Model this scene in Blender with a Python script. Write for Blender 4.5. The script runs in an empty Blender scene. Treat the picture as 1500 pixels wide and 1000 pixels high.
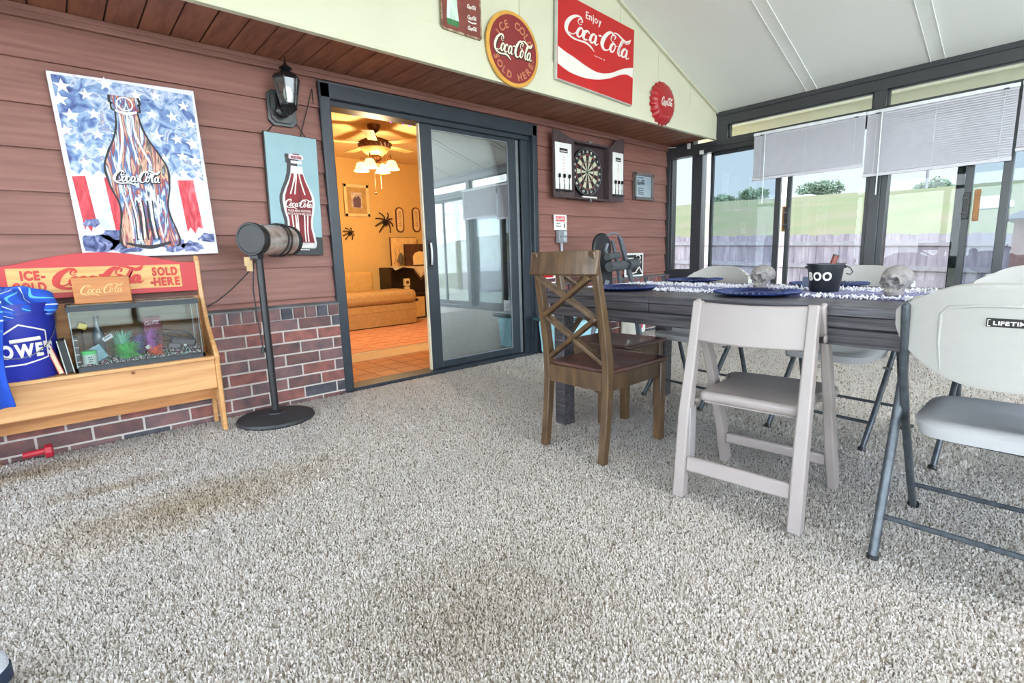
import bpy, bmesh, math, random
import numpy as np
from mathutils import Vector, Matrix, noise
random.seed(7)
PI = math.pi
C = bpy.context.scene
COL = C.collection

# ------------------------------------------------------------ camera
YAW, PIT, ROL, FPX, EYE = 0.7264, 0.1651, -0.0309, 742.89, 0.94
_f = Vector((math.sin(YAW)*math.cos(PIT), math.cos(YAW)*math.cos(PIT), -math.sin(PIT)))
_r0 = Vector((math.cos(YAW), -math.sin(YAW), 0)); _u0 = _r0.cross(_f)
_r = math.cos(ROL)*_r0 + math.sin(ROL)*_u0
_u = -math.sin(ROL)*_r0 + math.cos(ROL)*_u0
CAMP = Vector((0, 0, EYE))
cd = bpy.data.cameras.new('camera'); cam = bpy.data.objects.new('camera', cd); COL.objects.link(cam)
cd.sensor_width = 36; cd.lens = 36*FPX/1500; cd.clip_start = .02; cd.clip_end = 400
m3 = Matrix((_r, _u, -_f)).transposed()
cam.matrix_world = Matrix.Translation(CAMP) @ m3.to_4x4()
C.camera = cam

def at(x, y, X=None, Y=None, Z=None):
    """the point of the place seen at a pixel of the photograph, on a known plane"""
    d = _r*(x-750) - _u*(y-500) + _f*FPX
    if X is not None: t = X/d.x
    elif Y is not None: t = Y/d.y
    else: t = (Z-EYE)/d.z
    return CAMP + d*t

# ------------------------------------------------------------ sky, sun, exposure
C.view_settings.view_transform = 'Standard'; C.view_settings.look = 'None'
C.view_settings.exposure = 0.26; C.view_settings.gamma = 1; C.view_settings.use_curve_mapping = False
w = bpy.data.worlds.new('sky'); C.world = w; w.use_nodes = True
nt = w.node_tree; nt.nodes.clear()
tc = nt.nodes.new('ShaderNodeTexCoord'); sep = nt.nodes.new('ShaderNodeSeparateXYZ')
nt.links.new(tc.outputs['Generated'], sep.inputs[0])
rp = nt.nodes.new('ShaderNodeValToRGB'); nt.links.new(sep.outputs['Z'], rp.inputs[0])
rp.color_ramp.elements[0].position = 0.0; rp.color_ramp.elements[0].color = (.86, .95, 1, 1)
rp.color_ramp.elements[1].position = .5; rp.color_ramp.elements[1].color = (.72, .84, 1, 1)
# sky set brighter behind the camera to light the room, like a veiled sun
dp = nt.nodes.new('ShaderNodeVectorMath'); dp.operation = 'DOT_PRODUCT'
nt.links.new(tc.outputs['Generated'], dp.inputs[0]); dp.inputs[1].default_value = (-.62, -.68, .38)
mr = nt.nodes.new('ShaderNodeMapRange'); nt.links.new(dp.outputs['Value'], mr.inputs[0])
mr.inputs[1].default_value = -.35; mr.inputs[2].default_value = .95
mr.inputs[3].default_value = 2.2; mr.inputs[4].default_value = 11.5
bg = nt.nodes.new('ShaderNodeBackground'); nt.links.new(rp.outputs[0], bg.inputs[0]); nt.links.new(mr.outputs[0], bg.inputs[1])
wo = nt.nodes.new('ShaderNodeOutputWorld'); nt.links.new(bg.outputs[0], wo.inputs[0])
sd = bpy.data.lights.new('sun', 'SUN'); sd.energy = .25; sd.angle = .6; sd.color = (1, .96, .9)
so = bpy.data.objects.new('sun', sd); COL.objects.link(so); so.rotation_euler = (math.radians(38), 0, math.radians(-140))

# ------------------------------------------------------------ materials
def lin(c):
    return tuple(((v/255)/12.92 if v/255 <= .04045 else ((v/255+.055)/1.055)**2.4) for v in c)
MATS = {}
def mat(name, c, rough=.5, metal=0, var=.08, scale=12, bump=0, bscale=60, c2=None, stretch=None, spec=.5, emit=None, estr=0, coat=0, detail=4):
    if name in MATS: return MATS[name]
    m = bpy.data.materials.new(name); m.use_nodes = True; MATS[name] = m
    n = m.node_tree; b = n.nodes['Principled BSDF']
    c = lin(c); c2 = lin(c2) if c2 else tuple(v*(1-var*2) for v in c); c1 = c
    t = n.nodes.new('ShaderNodeTexCoord'); mp = n.nodes.new('ShaderNodeMapping')
    n.links.new(t.outputs['Object'], mp.inputs[0])
    if stretch: mp.inputs['Scale'].default_value = stretch
    nz = n.nodes.new('ShaderNodeTexNoise'); nz.inputs['Scale'].default_value = scale; nz.inputs['Detail'].default_value = detail
    n.links.new(mp.outputs[0], nz.inputs['Vector'])
    r = n.nodes.new('ShaderNodeValToRGB'); r.color_ramp.elements[0].position = .35; r.color_ramp.elements[1].position = .65
    r.color_ramp.elements[0].color = (*c2, 1); r.color_ramp.elements[1].color = (*c1, 1)
    n.links.new(nz.outputs['Fac'], r.inputs[0]); n.links.new(r.outputs[0], b.inputs['Base Color'])
    b.inputs['Roughness'].default_value = rough; b.inputs['Metallic'].default_value = metal
    b.inputs['Specular IOR Level'].default_value = spec; b.inputs['Coat Weight'].default_value = coat
    if emit: b.inputs['Emission Color'].default_value = (*lin(emit), 1); b.inputs['Emission Strength'].default_value = estr
    if bump:
        n2 = n.nodes.new('ShaderNodeTexNoise'); n2.inputs['Scale'].default_value = bscale; n2.inputs['Detail'].default_value = 3
        n.links.new(mp.outputs[0], n2.inputs['Vector'])
        bp = n.nodes.new('ShaderNodeBump'); bp.inputs['Strength'].default_value = bump; bp.inputs['Distance'].default_value = .01
        n.links.new(n2.outputs['Fac'], bp.inputs['Height']); n.links.new(bp.outputs[0], b.inputs['Normal'])
    return m
def glass(name, tint=(.93, .96, .96), refl=1.0, base=.04):
    if name in MATS: return MATS[name]
    m = bpy.data.materials.new(name); m.use_nodes = True; MATS[name] = m; n = m.node_tree; n.nodes.clear()
    o = n.nodes.new('ShaderNodeOutputMaterial'); mx = n.nodes.new('ShaderNodeMixShader')
    tr = n.nodes.new('ShaderNodeBsdfTransparent'); gl = n.nodes.new('ShaderNodeBsdfGlossy')
    nz = n.nodes.new('ShaderNodeTexNoise'); nz.inputs['Scale'].default_value = 3
    r = n.nodes.new('ShaderNodeValToRGB'); r.color_ramp.elements[0].color = (*[v*.97 for v in tint], 1); r.color_ramp.elements[1].color = (*tint, 1)
    n.links.new(nz.outputs['Fac'], r.inputs[0]); n.links.new(r.outputs[0], tr.inputs[0])
    gl.inputs['Roughness'].default_value = .01
    fr = n.nodes.new('ShaderNodeFresnel'); fr.inputs[0].default_value = 1.5
    mm = n.nodes.new('ShaderNodeMath'); mm.operation = 'MULTIPLY_ADD'; mm.use_clamp = True
    n.links.new(fr.outputs[0], mm.inputs[0]); mm.inputs[1].default_value = refl; mm.inputs[2].default_value = base
    n.links.new(mm.outputs[0], mx.inputs[0]); n.links.new(tr.outputs[0], mx.inputs[1]); n.links.new(gl.outputs[0], mx.inputs[2])
    n.links.new(mx.outputs[0], o.inputs[0]); return m

# ------------------------------------------------------------ mesh builder
class G:
    def __init__(s): s.v = []; s.f = []; s.M = Matrix(); s.k = 0; s.fm = []
    def add(s, vs, fs):
        o = len(s.v); s.v += [tuple(s.M @ Vector(p)) for p in vs]; s.f += [tuple(i+o for i in f) for f in fs]; s.fm += [s.k]*len(fs); return s
    def box(s, a, b):
        x0, y0, z0 = (min(p, q) for p, q in zip(a, b)); x1, y1, z1 = (max(p, q) for p, q in zip(a, b))
        return s.add([(x0,y0,z0),(x1,y0,z0),(x1,y1,z0),(x0,y1,z0),(x0,y0,z1),(x1,y0,z1),(x1,y1,z1),(x0,y1,z1)],
                     [(0,3,2,1),(4,5,6,7),(0,1,5,4),(1,2,6,5),(2,3,7,6),(3,0,4,7)])
    def hexa(s, c):  # 8 corners, order as in box
        return s.add(c, [(0,3,2,1),(4,5,6,7),(0,1,5,4),(1,2,6,5),(2,3,7,6),(3,0,4,7)])
    def bar(s, p, q, w, d, up=(0, 0, 1)):  # rectangular bar p->q, w across, d the other way
        p = Vector(p); q = Vector(q); t = (q-p).normalized(); a = t.cross(Vector(up))
        if a.length < 1e-4: a = t.cross(Vector((0, 1, 0)))
        a.normalize(); b = t.cross(a).normalized(); a = a*w/2; b = b*d/2
        return s.hexa([p-a-b, p+a-b, p+a+b, p-a+b, q-a-b, q+a-b, q+a+b, q-a+b])
    def path_bar(s, pts, w, d, side=(1, 0, 0)):  # bar that follows a path; w along side
        n = len(pts); vs = []; a = Vector(side).normalized()
        for i, p in enumerate(pts):
            p = Vector(p); t = (Vector(pts[min(i+1, n-1)])-Vector(pts[max(i-1, 0)])).normalized(); b = t.cross(a).normalized()
            wi = w[i] if isinstance(w, (list, tuple)) else w; di = d[i] if isinstance(d, (list, tuple)) else d
            vs += [p-a*wi/2-b*di/2, p+a*wi/2-b*di/2, p+a*wi/2+b*di/2, p-a*wi/2+b*di/2]
        fs = [(0,3,2,1), (4*n-4,4*n-3,4*n-2,4*n-1)]
        for i in range(n-1):
            for k in range(4): fs.append((4*i+k, 4*i+(k+1)%4, 4*i+4+(k+1)%4, 4*i+4+k))
        return s.add(vs, fs)
    def tube(s, pts, r, seg=12, closed=False):
        n = len(pts); pts = [Vector(p) for p in pts]; vs = []; ref = None
        for i, p in enumerate(pts):
            if closed: t = pts[(i+1) % n]-pts[i-1]
            else: t = pts[min(i+1, n-1)]-pts[max(i-1, 0)]
            t.normalize()
            if ref is None:
                ref = Vector((0, 0, 1)) if abs(t.z) < .9 else Vector((1, 0, 0))
            a = ref - t*ref.dot(t); a.normalize(); ref = a; b = t.cross(a)
            ri = r[i] if isinstance(r, (list, tuple)) else r
            vs += [p+(a*math.cos(2*PI*k/seg)+b*math.sin(2*PI*k/seg))*ri for k in range(seg)]
        fs = []
        for i in range(n if closed else n-1):
            j = (i+1) % n
            for k in range(seg): fs.append((i*seg+k, i*seg+(k+1) % seg, j*seg+(k+1) % seg, j*seg+k))
        if not closed: fs += [tuple(range(seg))[::-1], tuple((n-1)*seg+k for k in range(seg))]
        return s.add(vs, fs)
    def lathe(s, prof, seg=32, c=(0, 0, 0), axis='z', wob=None):
        vs = []; n = len(prof)
        for r, h in prof:
            for k in range(seg):
                t = 2*PI*k/seg; rr = r*(wob(t, r) if wob else 1); x, y = rr*math.cos(t), rr*math.sin(t)
                p = (x, y, h) if axis == 'z' else ((h, x, y) if axis == 'x' else (x, h, -y))
                vs.append((p[0]+c[0], p[1]+c[1], p[2]+c[2]))
        fs = [tuple((i*seg+k, i*seg+(k+1) % seg, (i+1)*seg+(k+1) % seg, (i+1)*seg+k)) for i in range(n-1) for k in range(seg)]
        if prof[0][0] > 1e-6: fs.append(tuple(range(seg))[::-1])
        if prof[-1][0] > 1e-6: fs.append(tuple((n-1)*seg+k for k in range(seg)))
        return s.add(vs, fs)
    def prism(s, poly, h0, h1, fn=None):  # polygon in (a,b), extruded h0..h1; fn maps (a,b,h)->xyz
        fn = fn or (lambda a, b, h: (a, b, h)); n = len(poly)
        vs = [fn(a, b, h0) for a, b in poly]+[fn(a, b, h1) for a, b in poly]
        return s.add(vs, [tuple(range(n))[::-1], tuple(range(n, 2*n))]+[(i, (i+1) % n, n+(i+1) % n, n+i) for i in range(n)])
    def ell(s, c, r, seg=20, rings=12):
        vs = []; 
        for i in range(rings+1):
            a = PI*i/rings
            for k in range(seg):
                t = 2*PI*k/seg; vs.append((c[0]+r[0]*math.sin(a)*math.cos(t), c[1]+r[1]*math.sin(a)*math.sin(t), c[2]-r[2]*math.cos(a)))
        return s.add(vs, [(i*seg+k, i*seg+(k+1) % seg, (i+1)*seg+(k+1) % seg, (i+1)*seg+k) for i in range(rings) for k in range(seg)])
    def grid(s, fn, nu, nv, close_u=False):
        vs = [fn(i/(nu-1 if not close_u else nu), j/(nv-1)) for j in range(nv) for i in range(nu)]; fs = []
        for j in range(nv-1):
            for i in range(nu if close_u else nu-1): fs.append((j*nu+i, j*nu+(i+1) % nu, (j+1)*nu+(i+1) % nu, (j+1)*nu+i))
        return s.add(vs, fs)
def build(name, g, m, parent=None, smooth=35, bevel=0, kind=None, seg=2):
    me = bpy.data.meshes.new(name); me.from_pydata(g.v, [], g.f)
    ml = m if isinstance(m, (list, tuple)) else [m]
    for q in ml: me.materials.append(q)
    if len(ml) > 1: me.polygons.foreach_set('material_index', g.fm)
    bm = bmesh.new(); bm.from_mesh(me); bmesh.ops.remove_doubles(bm, verts=bm.verts, dist=1e-5)
    bmesh.ops.recalc_face_normals(bm, faces=bm.faces); bm.to_mesh(me); bm.free()
    o = bpy.data.objects.new(name, me); COL.objects.link(o)
    if smooth:
        me.polygons.foreach_set('use_smooth', [True]*len(me.polygons)); me.set_sharp_from_angle(angle=math.radians(smooth))
    if parent: o.parent = parent
    if bevel:
        b = o.modifiers.new('bevel', 'BEVEL'); b.width = bevel; b.segments = seg; b.limit_method = 'ANGLE'; b.angle_limit = .6
    if kind: o['kind'] = kind
    return o
def struct(name, g, m, **k): return build(name, g, m, kind='structure', **k)
def thing(name, label, cat, loc=(0, 0, 0), rz=0, group=None):
    o = bpy.data.objects.new(name, None); COL.objects.link(o); o.empty_display_size = .05
    o.location = loc; o.rotation_euler = (0, 0, rz); return tag(o, label, cat, group)
def tag(o, label, cat, group=None):
    o['label'] = label; o['category'] = cat
    if group: o['group'] = group
    return o
def dup(root, loc, rz, label, group=None):
    def cp(o, par):
        c = o.copy(); COL.objects.link(c)
        if par: c.parent = par
        for k in list(o.children): cp(k, c)
        return c
    r = cp(root, None); r.location = loc; r.rotation_euler = (0, 0, rz); r['label'] = label
    if group: r['group'] = group
    return r
def frame(o, ux, uy):   # matrix: local x -> ux, y -> uy, z -> out of the surface
    ux = Vector(ux).normalized(); uy = Vector(uy).normalized(); n = ux.cross(uy)
    M = Matrix((ux, uy, n)).transposed().to_4x4(); M.translation = Vector(o); return M

# ------------------------------------------------------------ lettering
def spline(P, sub=8):
    out = []; n = len(P)
    for i in range(n-1):
        p0, p1, p2, p3 = P[max(i-1, 0)], P[i], P[i+1], P[min(i+2, n-1)]
        for k in range(sub):
            t = k/sub
            out.append(tuple(.5*((2*b)+(c-a)*t+(2*a-5*b+4*c-d)*t*t+(3*b-a-3*c+d)*t**3) for a, b, c, d in zip(p0, p1, p2, p3)))
    out.append(P[-1]); return out
def stroke(g, P, h0, h1, k=1.0):
    pts = spline(P); L = []; R = []
    for i, p in enumerate(pts):
        q = pts[min(i+1, len(pts)-1)]; o = pts[max(i-1, 0)]; dx, dy = q[0]-o[0], q[1]-o[1]; l = math.hypot(dx, dy) or 1
        wd = max(p[2], .008)*k/2; L.append((p[0]-dy/l*wd, p[1]+dx/l*wd)); R.append((p[0]+dy/l*wd, p[1]-dx/l*wd))
    n = len(pts); vs = [(a, b, h) for h in (h0, h1) for a, b in L+R]; m2 = 2*n
    fs = []
    for i in range(n-1):
        fs += [(m2+i, m2+n+i, m2+n+i+1, m2+i+1), (i, i+1, m2+i+1, m2+i), (n+i, m2+n+i, m2+n+i+1, n+i+1)]
    fs += [(0, m2, m2+n, n), (n-1, 2*n-1, m2+2*n-1, m2+n-1)]
    g.add(vs, fs)
def _oval(cx, cy, rx, ry, w1, w2, a0=60, a1=430, sh=.28):
    P = []
    for i in range(13):
        a = math.radians(a0+(a1-a0)*i/12); x, y = rx*math.cos(a), ry*math.sin(a)
        wd = w1+(w2-w1)*(.5-.5*math.cos(a)); P.append((cx+x+sh*y, cy+y, wd))
    return P
SCRIPT = [
 [(.80,.70,.03),(.70,.64,.03),(.62,.74,.03),(.68,.90,.05),(.80,.93,.05),(.82,.82,.05),(.74,.78,.03)],
 [(.82,.86,.04),(.76,1.0,.07),(.58,1.0,.10),(.33,.80,.14),(.14,.48,.17),(.09,.15,.15),(.20,-.06,.11),(.45,-.15,.09),(.75,-.13,.08),(1.0,-.10,.10),(1.22,-.18,.10),(1.42,-.36,.02)],
 [(.20,.05,.05),(.36,.03,.05),(.50,.14,.04),(.62,.34,.03)],
 _oval(.72,.27,.11,.24,.05,.11), [(.78,.48,.04),(.88,.44,.03),(.98,.5,.02)],
 _oval(1.02,.27,.12,.24,.05,.12,35,310), [(1.07,.06,.04),(1.18,.14,.03),(1.26,.3,.02)],
 _oval(1.34,.27,.11,.24,.05,.11), [(1.52,.52,.03),(1.48,.32,.10),(1.44,.12,.10),(1.50,.02,.06),(1.62,.14,.02)],
 [(1.62,.55,.08),(1.76,.60,.08)],
 [(2.42,.62,.03),(2.34,.56,.03),(2.26,.66,.03),(2.30,.86,.05),(2.42,.96,.05),(2.5,.9,.05),(2.44,.74,.04)],
 [(2.42,.90,.05),(2.30,1.02,.09),(2.12,.92,.13),(1.90,.58,.17),(1.80,.22,.17),(1.88,.0,.12),(2.04,.0,.06),(2.18,.14,.04),(2.28,.34,.03)],
 [(2.30,.84,.04),(2.42,1.06,.05),(2.62,1.08,.08),(2.86,.96,.10),(3.06,.90,.10),(3.22,1.0,.07),(3.34,1.14,.02)],
 [(3.34,1.14,.02),(3.24,.9,.05),(3.08,.80,.05),(2.92,.82,.02)],
 _oval(2.36,.27,.11,.24,.05,.11), [(2.44,.47,.04),(2.54,.42,.03),(2.62,.46,.02)],
 [(2.60,.10,.03),(2.74,.40,.03),(2.92,.82,.04),(2.90,.92,.05),(2.82,.78,.08),(2.70,.38,.12),(2.66,.12,.12),(2.72,.0,.06),(2.84,.12,.02)],
 _oval(2.98,.27,.11,.24,.05,.11), [(3.16,.52,.03),(3.12,.32,.10),(3.08,.12,.10),(3.14,.02,.06),(3.28,.14,.02)],
]
def script(g, w, h, h0, h1, k=1.0, cx=0, cy=0):   # the curly two-word wordmark, w wide, centred on (cx,cy)
    s = w/3.3; sy = h/1.5
    M0 = g.M.copy(); g.M = M0 @ Matrix.Translation((cx, cy, 0)) @ Matrix.Diagonal((s, sy, 1, 1)) @ Matrix.Translation((-1.70, -.38, 0))
    for i, P in enumerate(SCRIPT): stroke(g, P, h0, h1+i*.00006, k)
    g.M = M0
_cache = {}
def _glyph(ch, off=0):
    if (ch, off) in _cache: return _cache[(ch, off)]
    cu = bpy.data.curves.new('t', 'FONT'); cu.body = ch; cu.size = 1; cu.extrude = .5; cu.offset = off; cu.resolution_u = 4
    o = bpy.data.objects.new('t', cu); me = bpy.data.meshes.new_from_object(o)
    vs = [tuple(v.co) for v in me.vertices]; fs = [tuple(p.vertices) for p in me.polygons]
    bpy.data.objects.remove(o); bpy.data.curves.remove(cu); bpy.data.meshes.remove(me)
    w = (min([v[0] for v in vs], default=0), max([v[0] for v in vs], default=.3)); _cache[(ch, off)] = (vs, fs, w); return vs, fs, w
def text(g, s, w, h, h0, h1, cx=0, cy=0, off=.02):   # block capitals fitted into w x h, centred
    x = 0; parts = []
    for ch in s:
        if ch == ' ': x += .35; continue
        vs, fs, (a, b) = _glyph(ch, off); parts.append((vs, fs, x-a)); x += b-a+.09
    W = x-.09; cap = .73
    for vs, fs, dx in parts:
        g.add([(cx-w/2+(v[0]+dx)*w/W, cy-h/2+v[1]*h/cap, h0 if v[2] < 0 else h1) for v in vs], fs)
def arctext(g, s, R, size, a0, a1, h0, h1, inward=False, off=.02):
    n = len(s)
    for i, ch in enumerate(s):
        if ch == ' ': continue
        vs, fs, (a, b) = _glyph(ch, off); t = math.radians(a0+(a1-a0)*i/(n-1)); rot = t-PI/2 if not inward else t+PI/2
        c, q = math.cos(rot), math.sin(rot); V = []
        for v in vs:
            x, y = (v[0]-(a+b)/2)*size, (v[1]-.36)*size; V.append((R*math.cos(t)+x*c-y*q, R*math.sin(t)+x*q+y*c, h0 if v[2] < 0 else h1))
        g.add(V, fs)
def dashes(g, w, n, h0, h1, cx, cy, t=.006, seed=0):   # a line of print too small to read
    R = random.Random(seed); x = cx-w/2
    while x < cx+w/2-.004:
        l = R.uniform(.5, 1.4)*w/n; l = min(l, cx+w/2-x); g.box((x, cy-t/2, h0), (x+l*.75, cy+t/2, h1)); x += l
def disc(g, r, h0, h1, cx=0, cy=0, seg=40): g.prism([(cx+r*math.cos(2*PI*k/seg), cy+r*math.sin(2*PI*k/seg)) for k in range(seg)], h0, h1)
def ring(g, r0, r1, h0, h1, cx=0, cy=0, seg=48):
    vs = []; 
    for k in range(seg):
        c, q = math.cos(2*PI*k/seg), math.sin(2*PI*k/seg)
        vs += [(cx+r0*c, cy+r0*q, h0), (cx+r1*c, cy+r1*q, h0), (cx+r1*c, cy+r1*q, h1), (cx+r0*c, cy+r0*q, h1)]
    g.add(vs, [(4*k+j, 4*k+(j+1) % 4, 4*((k+1) % seg)+(j+1) % 4, 4*((k+1) % seg)+j) for k in range(seg) for j in range(4)])

# ============================================================ THE SETTING
W = 5.797; YS = 3.557; YB = 3.50; ZS = 2.207; XL = -2.0; YF = -3.6; RX = 1.9
def roofz(x): return 2.455+.35*((5.85-x) if x > RX else (5.85-RX)-(RX-x))
M_siding = mat('redwood_lap_siding', (142, 97, 87), .55, c2=(124, 82, 73), scale=4, stretch=(.5, 5, 9), bump=.12, bscale=18)
M_soffit = mat('brown_soffit_board', (150, 95, 72), .5, c2=(118, 70, 52), scale=6, stretch=(6, .8, 6), bump=.15, bscale=20)
M_soffitgap = mat('dark_board_gap', (50, 28, 22), .8)
M_cream = mat('cream_painted_panel', (208, 206, 182), .45, var=.02, scale=3)
M_ceil = mat('white_roof_panel', (232, 233, 230), .4, var=.01, scale=2)
M_char = mat('charcoal_window_metal', (50, 53, 57), .35, metal=.0, var=.08, scale=7, spec=.6)
M_trimd = mat('dark_blue_grey_door_trim', (45, 52, 61), .4, var=.1, scale=8)
M_bricks = [mat('red_brick', (146, 92, 84), .85, c2=(112, 74, 72), scale=14, bump=.6, bscale=70),
            mat('brown_brick', (118, 82, 78), .85, c2=(86, 68, 70), scale=14, bump=.6, bscale=70),
            mat('blue_black_brick', (82, 80, 88), .85, c2=(60, 60, 68), scale=14, bump=.6, bscale=70),
            mat('plum_brick', (132, 96, 94), .85, c2=(94, 80, 84), scale=10, bump=.6, bscale=70),
            mat('grey_mortar', (196, 188, 182), .9, var=.06, scale=40, bump=.5)]
M_pane = glass('clear_window_glass', (.96, .97, .97), .5, .01)
M_tint = glass('insect_screened_glass', (.52, .57, .60), .45, .02)
M_dimpane = glass('outdoor_dimming_glass', (.67, .69, .69), .4, .01)  # tint added so the view outdoors comes out dimmer
M_outpane = glass('open_side_glass', (.97, .98, .98), .5, 0)
M_carpet = mat('cream_carpet_backing', (222, 216, 206), .95, c2=(200, 190, 176), scale=140, bump=.8, bscale=160)

g = G(); g.box((XL-.3, YF-.3, -.12), (W+.1, YB+.06, -.012)); struct('floor', g, M_carpet)

# ---- house wall: lap siding over a brick base
g = G()
def boards(x0, x1, zlo, zhi):
    z = .706-.21
    while z < zhi:
        a, b = max(z, zlo), min(z+.21, zhi)
        if b-a > .01:
            g.hexa([(x0, YS-.022, a), (x1, YS-.022, a), (x1, YS+.03, a), (x0, YS+.03, a), (x0, YS, b), (x1, YS, b), (x1, YS+.03, b), (x0, YS+.03, b)])
        z += .21
boards(XL, 1.48, .66, ZS); boards(3.495, W, .66, ZS); boards(1.48, 3.495, 2.12, ZS)
struct('wall_back', g, M_siding, smooth=0)
g = G(); g.box((XL, YS+.03, 0), (1.5, YS+.13, 3.9)); g.box((3.47, YS+.03, 0), (W+.05, YS+.13, 3.9)); g.box((1.5, YS+.03, 2.1), (3.47, YS+.13, 3.9))
struct('wall_back_core', g, mat('house_wall_inner_paint', (222, 190, 128), .8, var=.03), smooth=0)
g = G()
def bricks(x0, x1):
    g.k = 4; g.box((x0, YB+.004, -.05), (x1, YS+.03, .652))
    rnd = random.Random(int(x0*10)+5); z = .572; row = 0
    x = x0
    while x < x1:   # top course of headers, slightly proud
        e = min(x+.072, x1); g.k = rnd.choice([0, 0, 1, 3, 2, 3]); g.box((x+.004, YB-.012, .578), (e-.003, YB+.03, .650)); x += .079
    while z > -.03:
        x = x0 - (.105 if row % 2 else 0) ; zt = z; zb = z-.068
        while x < x1:
            a, b = max(x, x0), min(x+.217, x1)
            if b-a > .012: g.k = rnd.choice([0, 0, 1, 1, 2, 3, 3]); g.box((a, YB+rnd.uniform(-.002, .002), zb), (b, YB+.03, zt))
            x += .228
        z -= .079; row += 1
bricks(XL, 1.474); bricks(3.50, W)
struct('wall_back_brick', g, M_bricks, smooth=0)
g = G()
for a, b in ((XL, 1.474), (3.5, W)): g.hexa([(a, YB-.02, .650), (b, YB-.02, .650), (b, YS, .650), (a, YS, .650), (a, YB-.02, .658), (b, YB-.02, .658), (b, YS, .676), (a, YS, .676)])
struct('trim_1', g, mat('weathered_ledge_flashing', (118, 118, 120), .5, var=.2, scale=10), smooth=0)
# soffit, fascia, gable
g = G(); x = 5.857
while x > XL:
    g.box((x-.1405, 2.945, ZS), (min(x, W)-.004, YS+.02, ZS+.012)); x -= .1445
struct('ceiling_soffit', g, M_soffit, smooth=0, bevel=.003)
g = G(); g.box((XL, 2.96, ZS+.008), (W, YS+.02, ZS+.03)); struct('ceiling_soffit_gap', g, M_soffitgap, smooth=0)
g = G(); g.box((XL, YS-.035, 2.15), (W, YS-.012, ZS)); g.box((XL, YS-.045, 2.178), (W, YS-.035, ZS)); struct('trim_2', g, M_siding, bevel=.004)
g = G(); g.box((XL, 2.93, 2.188), (W, 2.955, 2.432)); g.box((XL, 2.922, 2.176), (W, 2.962, 2.19)); struct('trim_3', g, M_cream, bevel=.003)
g = G()
gx = [XL] + [2.78+.61*k for k in range(-7, 5) if XL+.1 < 2.78+.61*k < W-.1]; gx += [W]
pts = []
for a, b in zip(gx[:-1], gx[1:]):
    seq = [(a+.002, 2.432), (b-.002, 2.432), (b-.002, roofz(b)+.02)] + ([(RX, roofz(RX)+.02)] if a < RX < b else []) + [(a+.002, roofz(a)+.02)]
    g.prism(seq, 2.940, 2.96, lambda p, q, h: (p, h, q))
g.box((XL, 2.95, 2.43), (W, 2.99, 3.9)) if False else None
struct('wall_gable', g, M_cream, smooth=0)
g = G()
g.bar((W, 2.925, roofz(W)-.006), (RX, 2.925, roofz(RX)-.006), .02, .024); g.bar((XL, 2.925, roofz(XL)-.006), (RX, 2.925, roofz(RX)-.006), .02, .024)
struct('trim_4', g, M_cream)
# roof panels with flat battens
g = G()
for a, b in ((RX, W+.13), (XL-.3, RX)):
    za = roofz(a); zb = roofz(b)
    g.hexa([(a, YF-.2, za), (b, YF-.2, zb), (b, 3.7, zb), (a, 3.7, za), (a, YF-.2, za+.1), (b, YF-.2, zb+.1), (b, 3.7, zb+.1), (a, 3.7, za+.1)])
struct('ceiling', g, M_ceil, smooth=0)
g = G(); y = 1.965
for k in range(6):
    yy = 1.965-.965*k
    for a, b in ((RX+.05, W), (XL, RX-.05)):
        za, zb = roofz(a), roofz(b); q = .004
        g.hexa([(a, yy-.045, za-q), (b, yy-.045, zb-q), (b, yy+.045, zb-q), (a, yy+.045, za-q), (a, yy-.045, za+.01), (b, yy-.045, zb+.01), (b, yy+.045, zb+.01), (a, yy+.045, za+.01)])
        for e in (-.05, .045): g.hexa([(a, yy+e, za-.010), (b, yy+e, zb-.010), (b, yy+e+.005, zb-.010), (a, yy+e+.005, za-.010), (a, yy+e, za+.01), (b, yy+e, zb+.01), (b, yy+e+.005, zb+.01), (a, yy+e+.005, za+.01)])
struct('trim_5', g, M_ceil, smooth=0)
g = G(); g.box((RX-.12, YF, roofz(RX)-.2), (RX+.12, 2.93, roofz(RX)-.02)); struct('trim_6', g, M_char, bevel=.01)

# ---- window wall (right): header, transoms, rail, posts, sliding panels
T = .11
g = G()
g.box((W, YF, 2.325), (W+T, 2.955, 2.47)); g.box((W-.012, YF, 2.42), (W, 2.93, 2.445))
struct('trim_7', g, M_char, bevel=.004)
g = G(); g.box((W-.01, YF, 2.055), (W+T, YS, 2.172)); g.box((W-.022, YF, 2.10), (W, YS-.3, 2.125)); struct('trim_8', g, M_char, bevel=.004)
g = G(); g.box((W, YF, -.01), (W+T, 3.15, .055)); struct('trim_9', g, M_char, bevel=.004)
g = G()
posts = [(2.95, 2.80, 2.17, 2.33), (3.216, 3.087, 0, 2.06)]
for y0 in (1.437, -.353, -2.143): posts.append((y0, y0-.10, 2.17, 2.33)); posts.append((y0+.011, y0-.16, .05, 2.06))
for a, b, c, d in posts: g.box((W-.004, b, c), (W+T, a, d))
for y0 in (1.37, -.42, -2.2): g.box((W-.03, y0-.045, .05), (W-.004, y0+.045, 2.06))
struct('trim_10', g, M_char, bevel=.004)
g = G(); g.box((W, YS-.04, .60), (W+T, YS, 2.2)); g.box((W-.004, 3.21, .60), (W+T, YS, .727)); g.box((W, 3.21, 2.166), (W+T, YS, 2.24)); g.box((W-.006, 3.21, 2.172), (W+.02, 3.557, 2.207))
g.box((W-.02, 3.50, .655), (W+.01, YS, 2.2)); g.box((W+.01, 3.48, .727), (W+T, 3.52, 2.17)); f = struct('window_1', g, M_char, bevel=.003)
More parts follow.
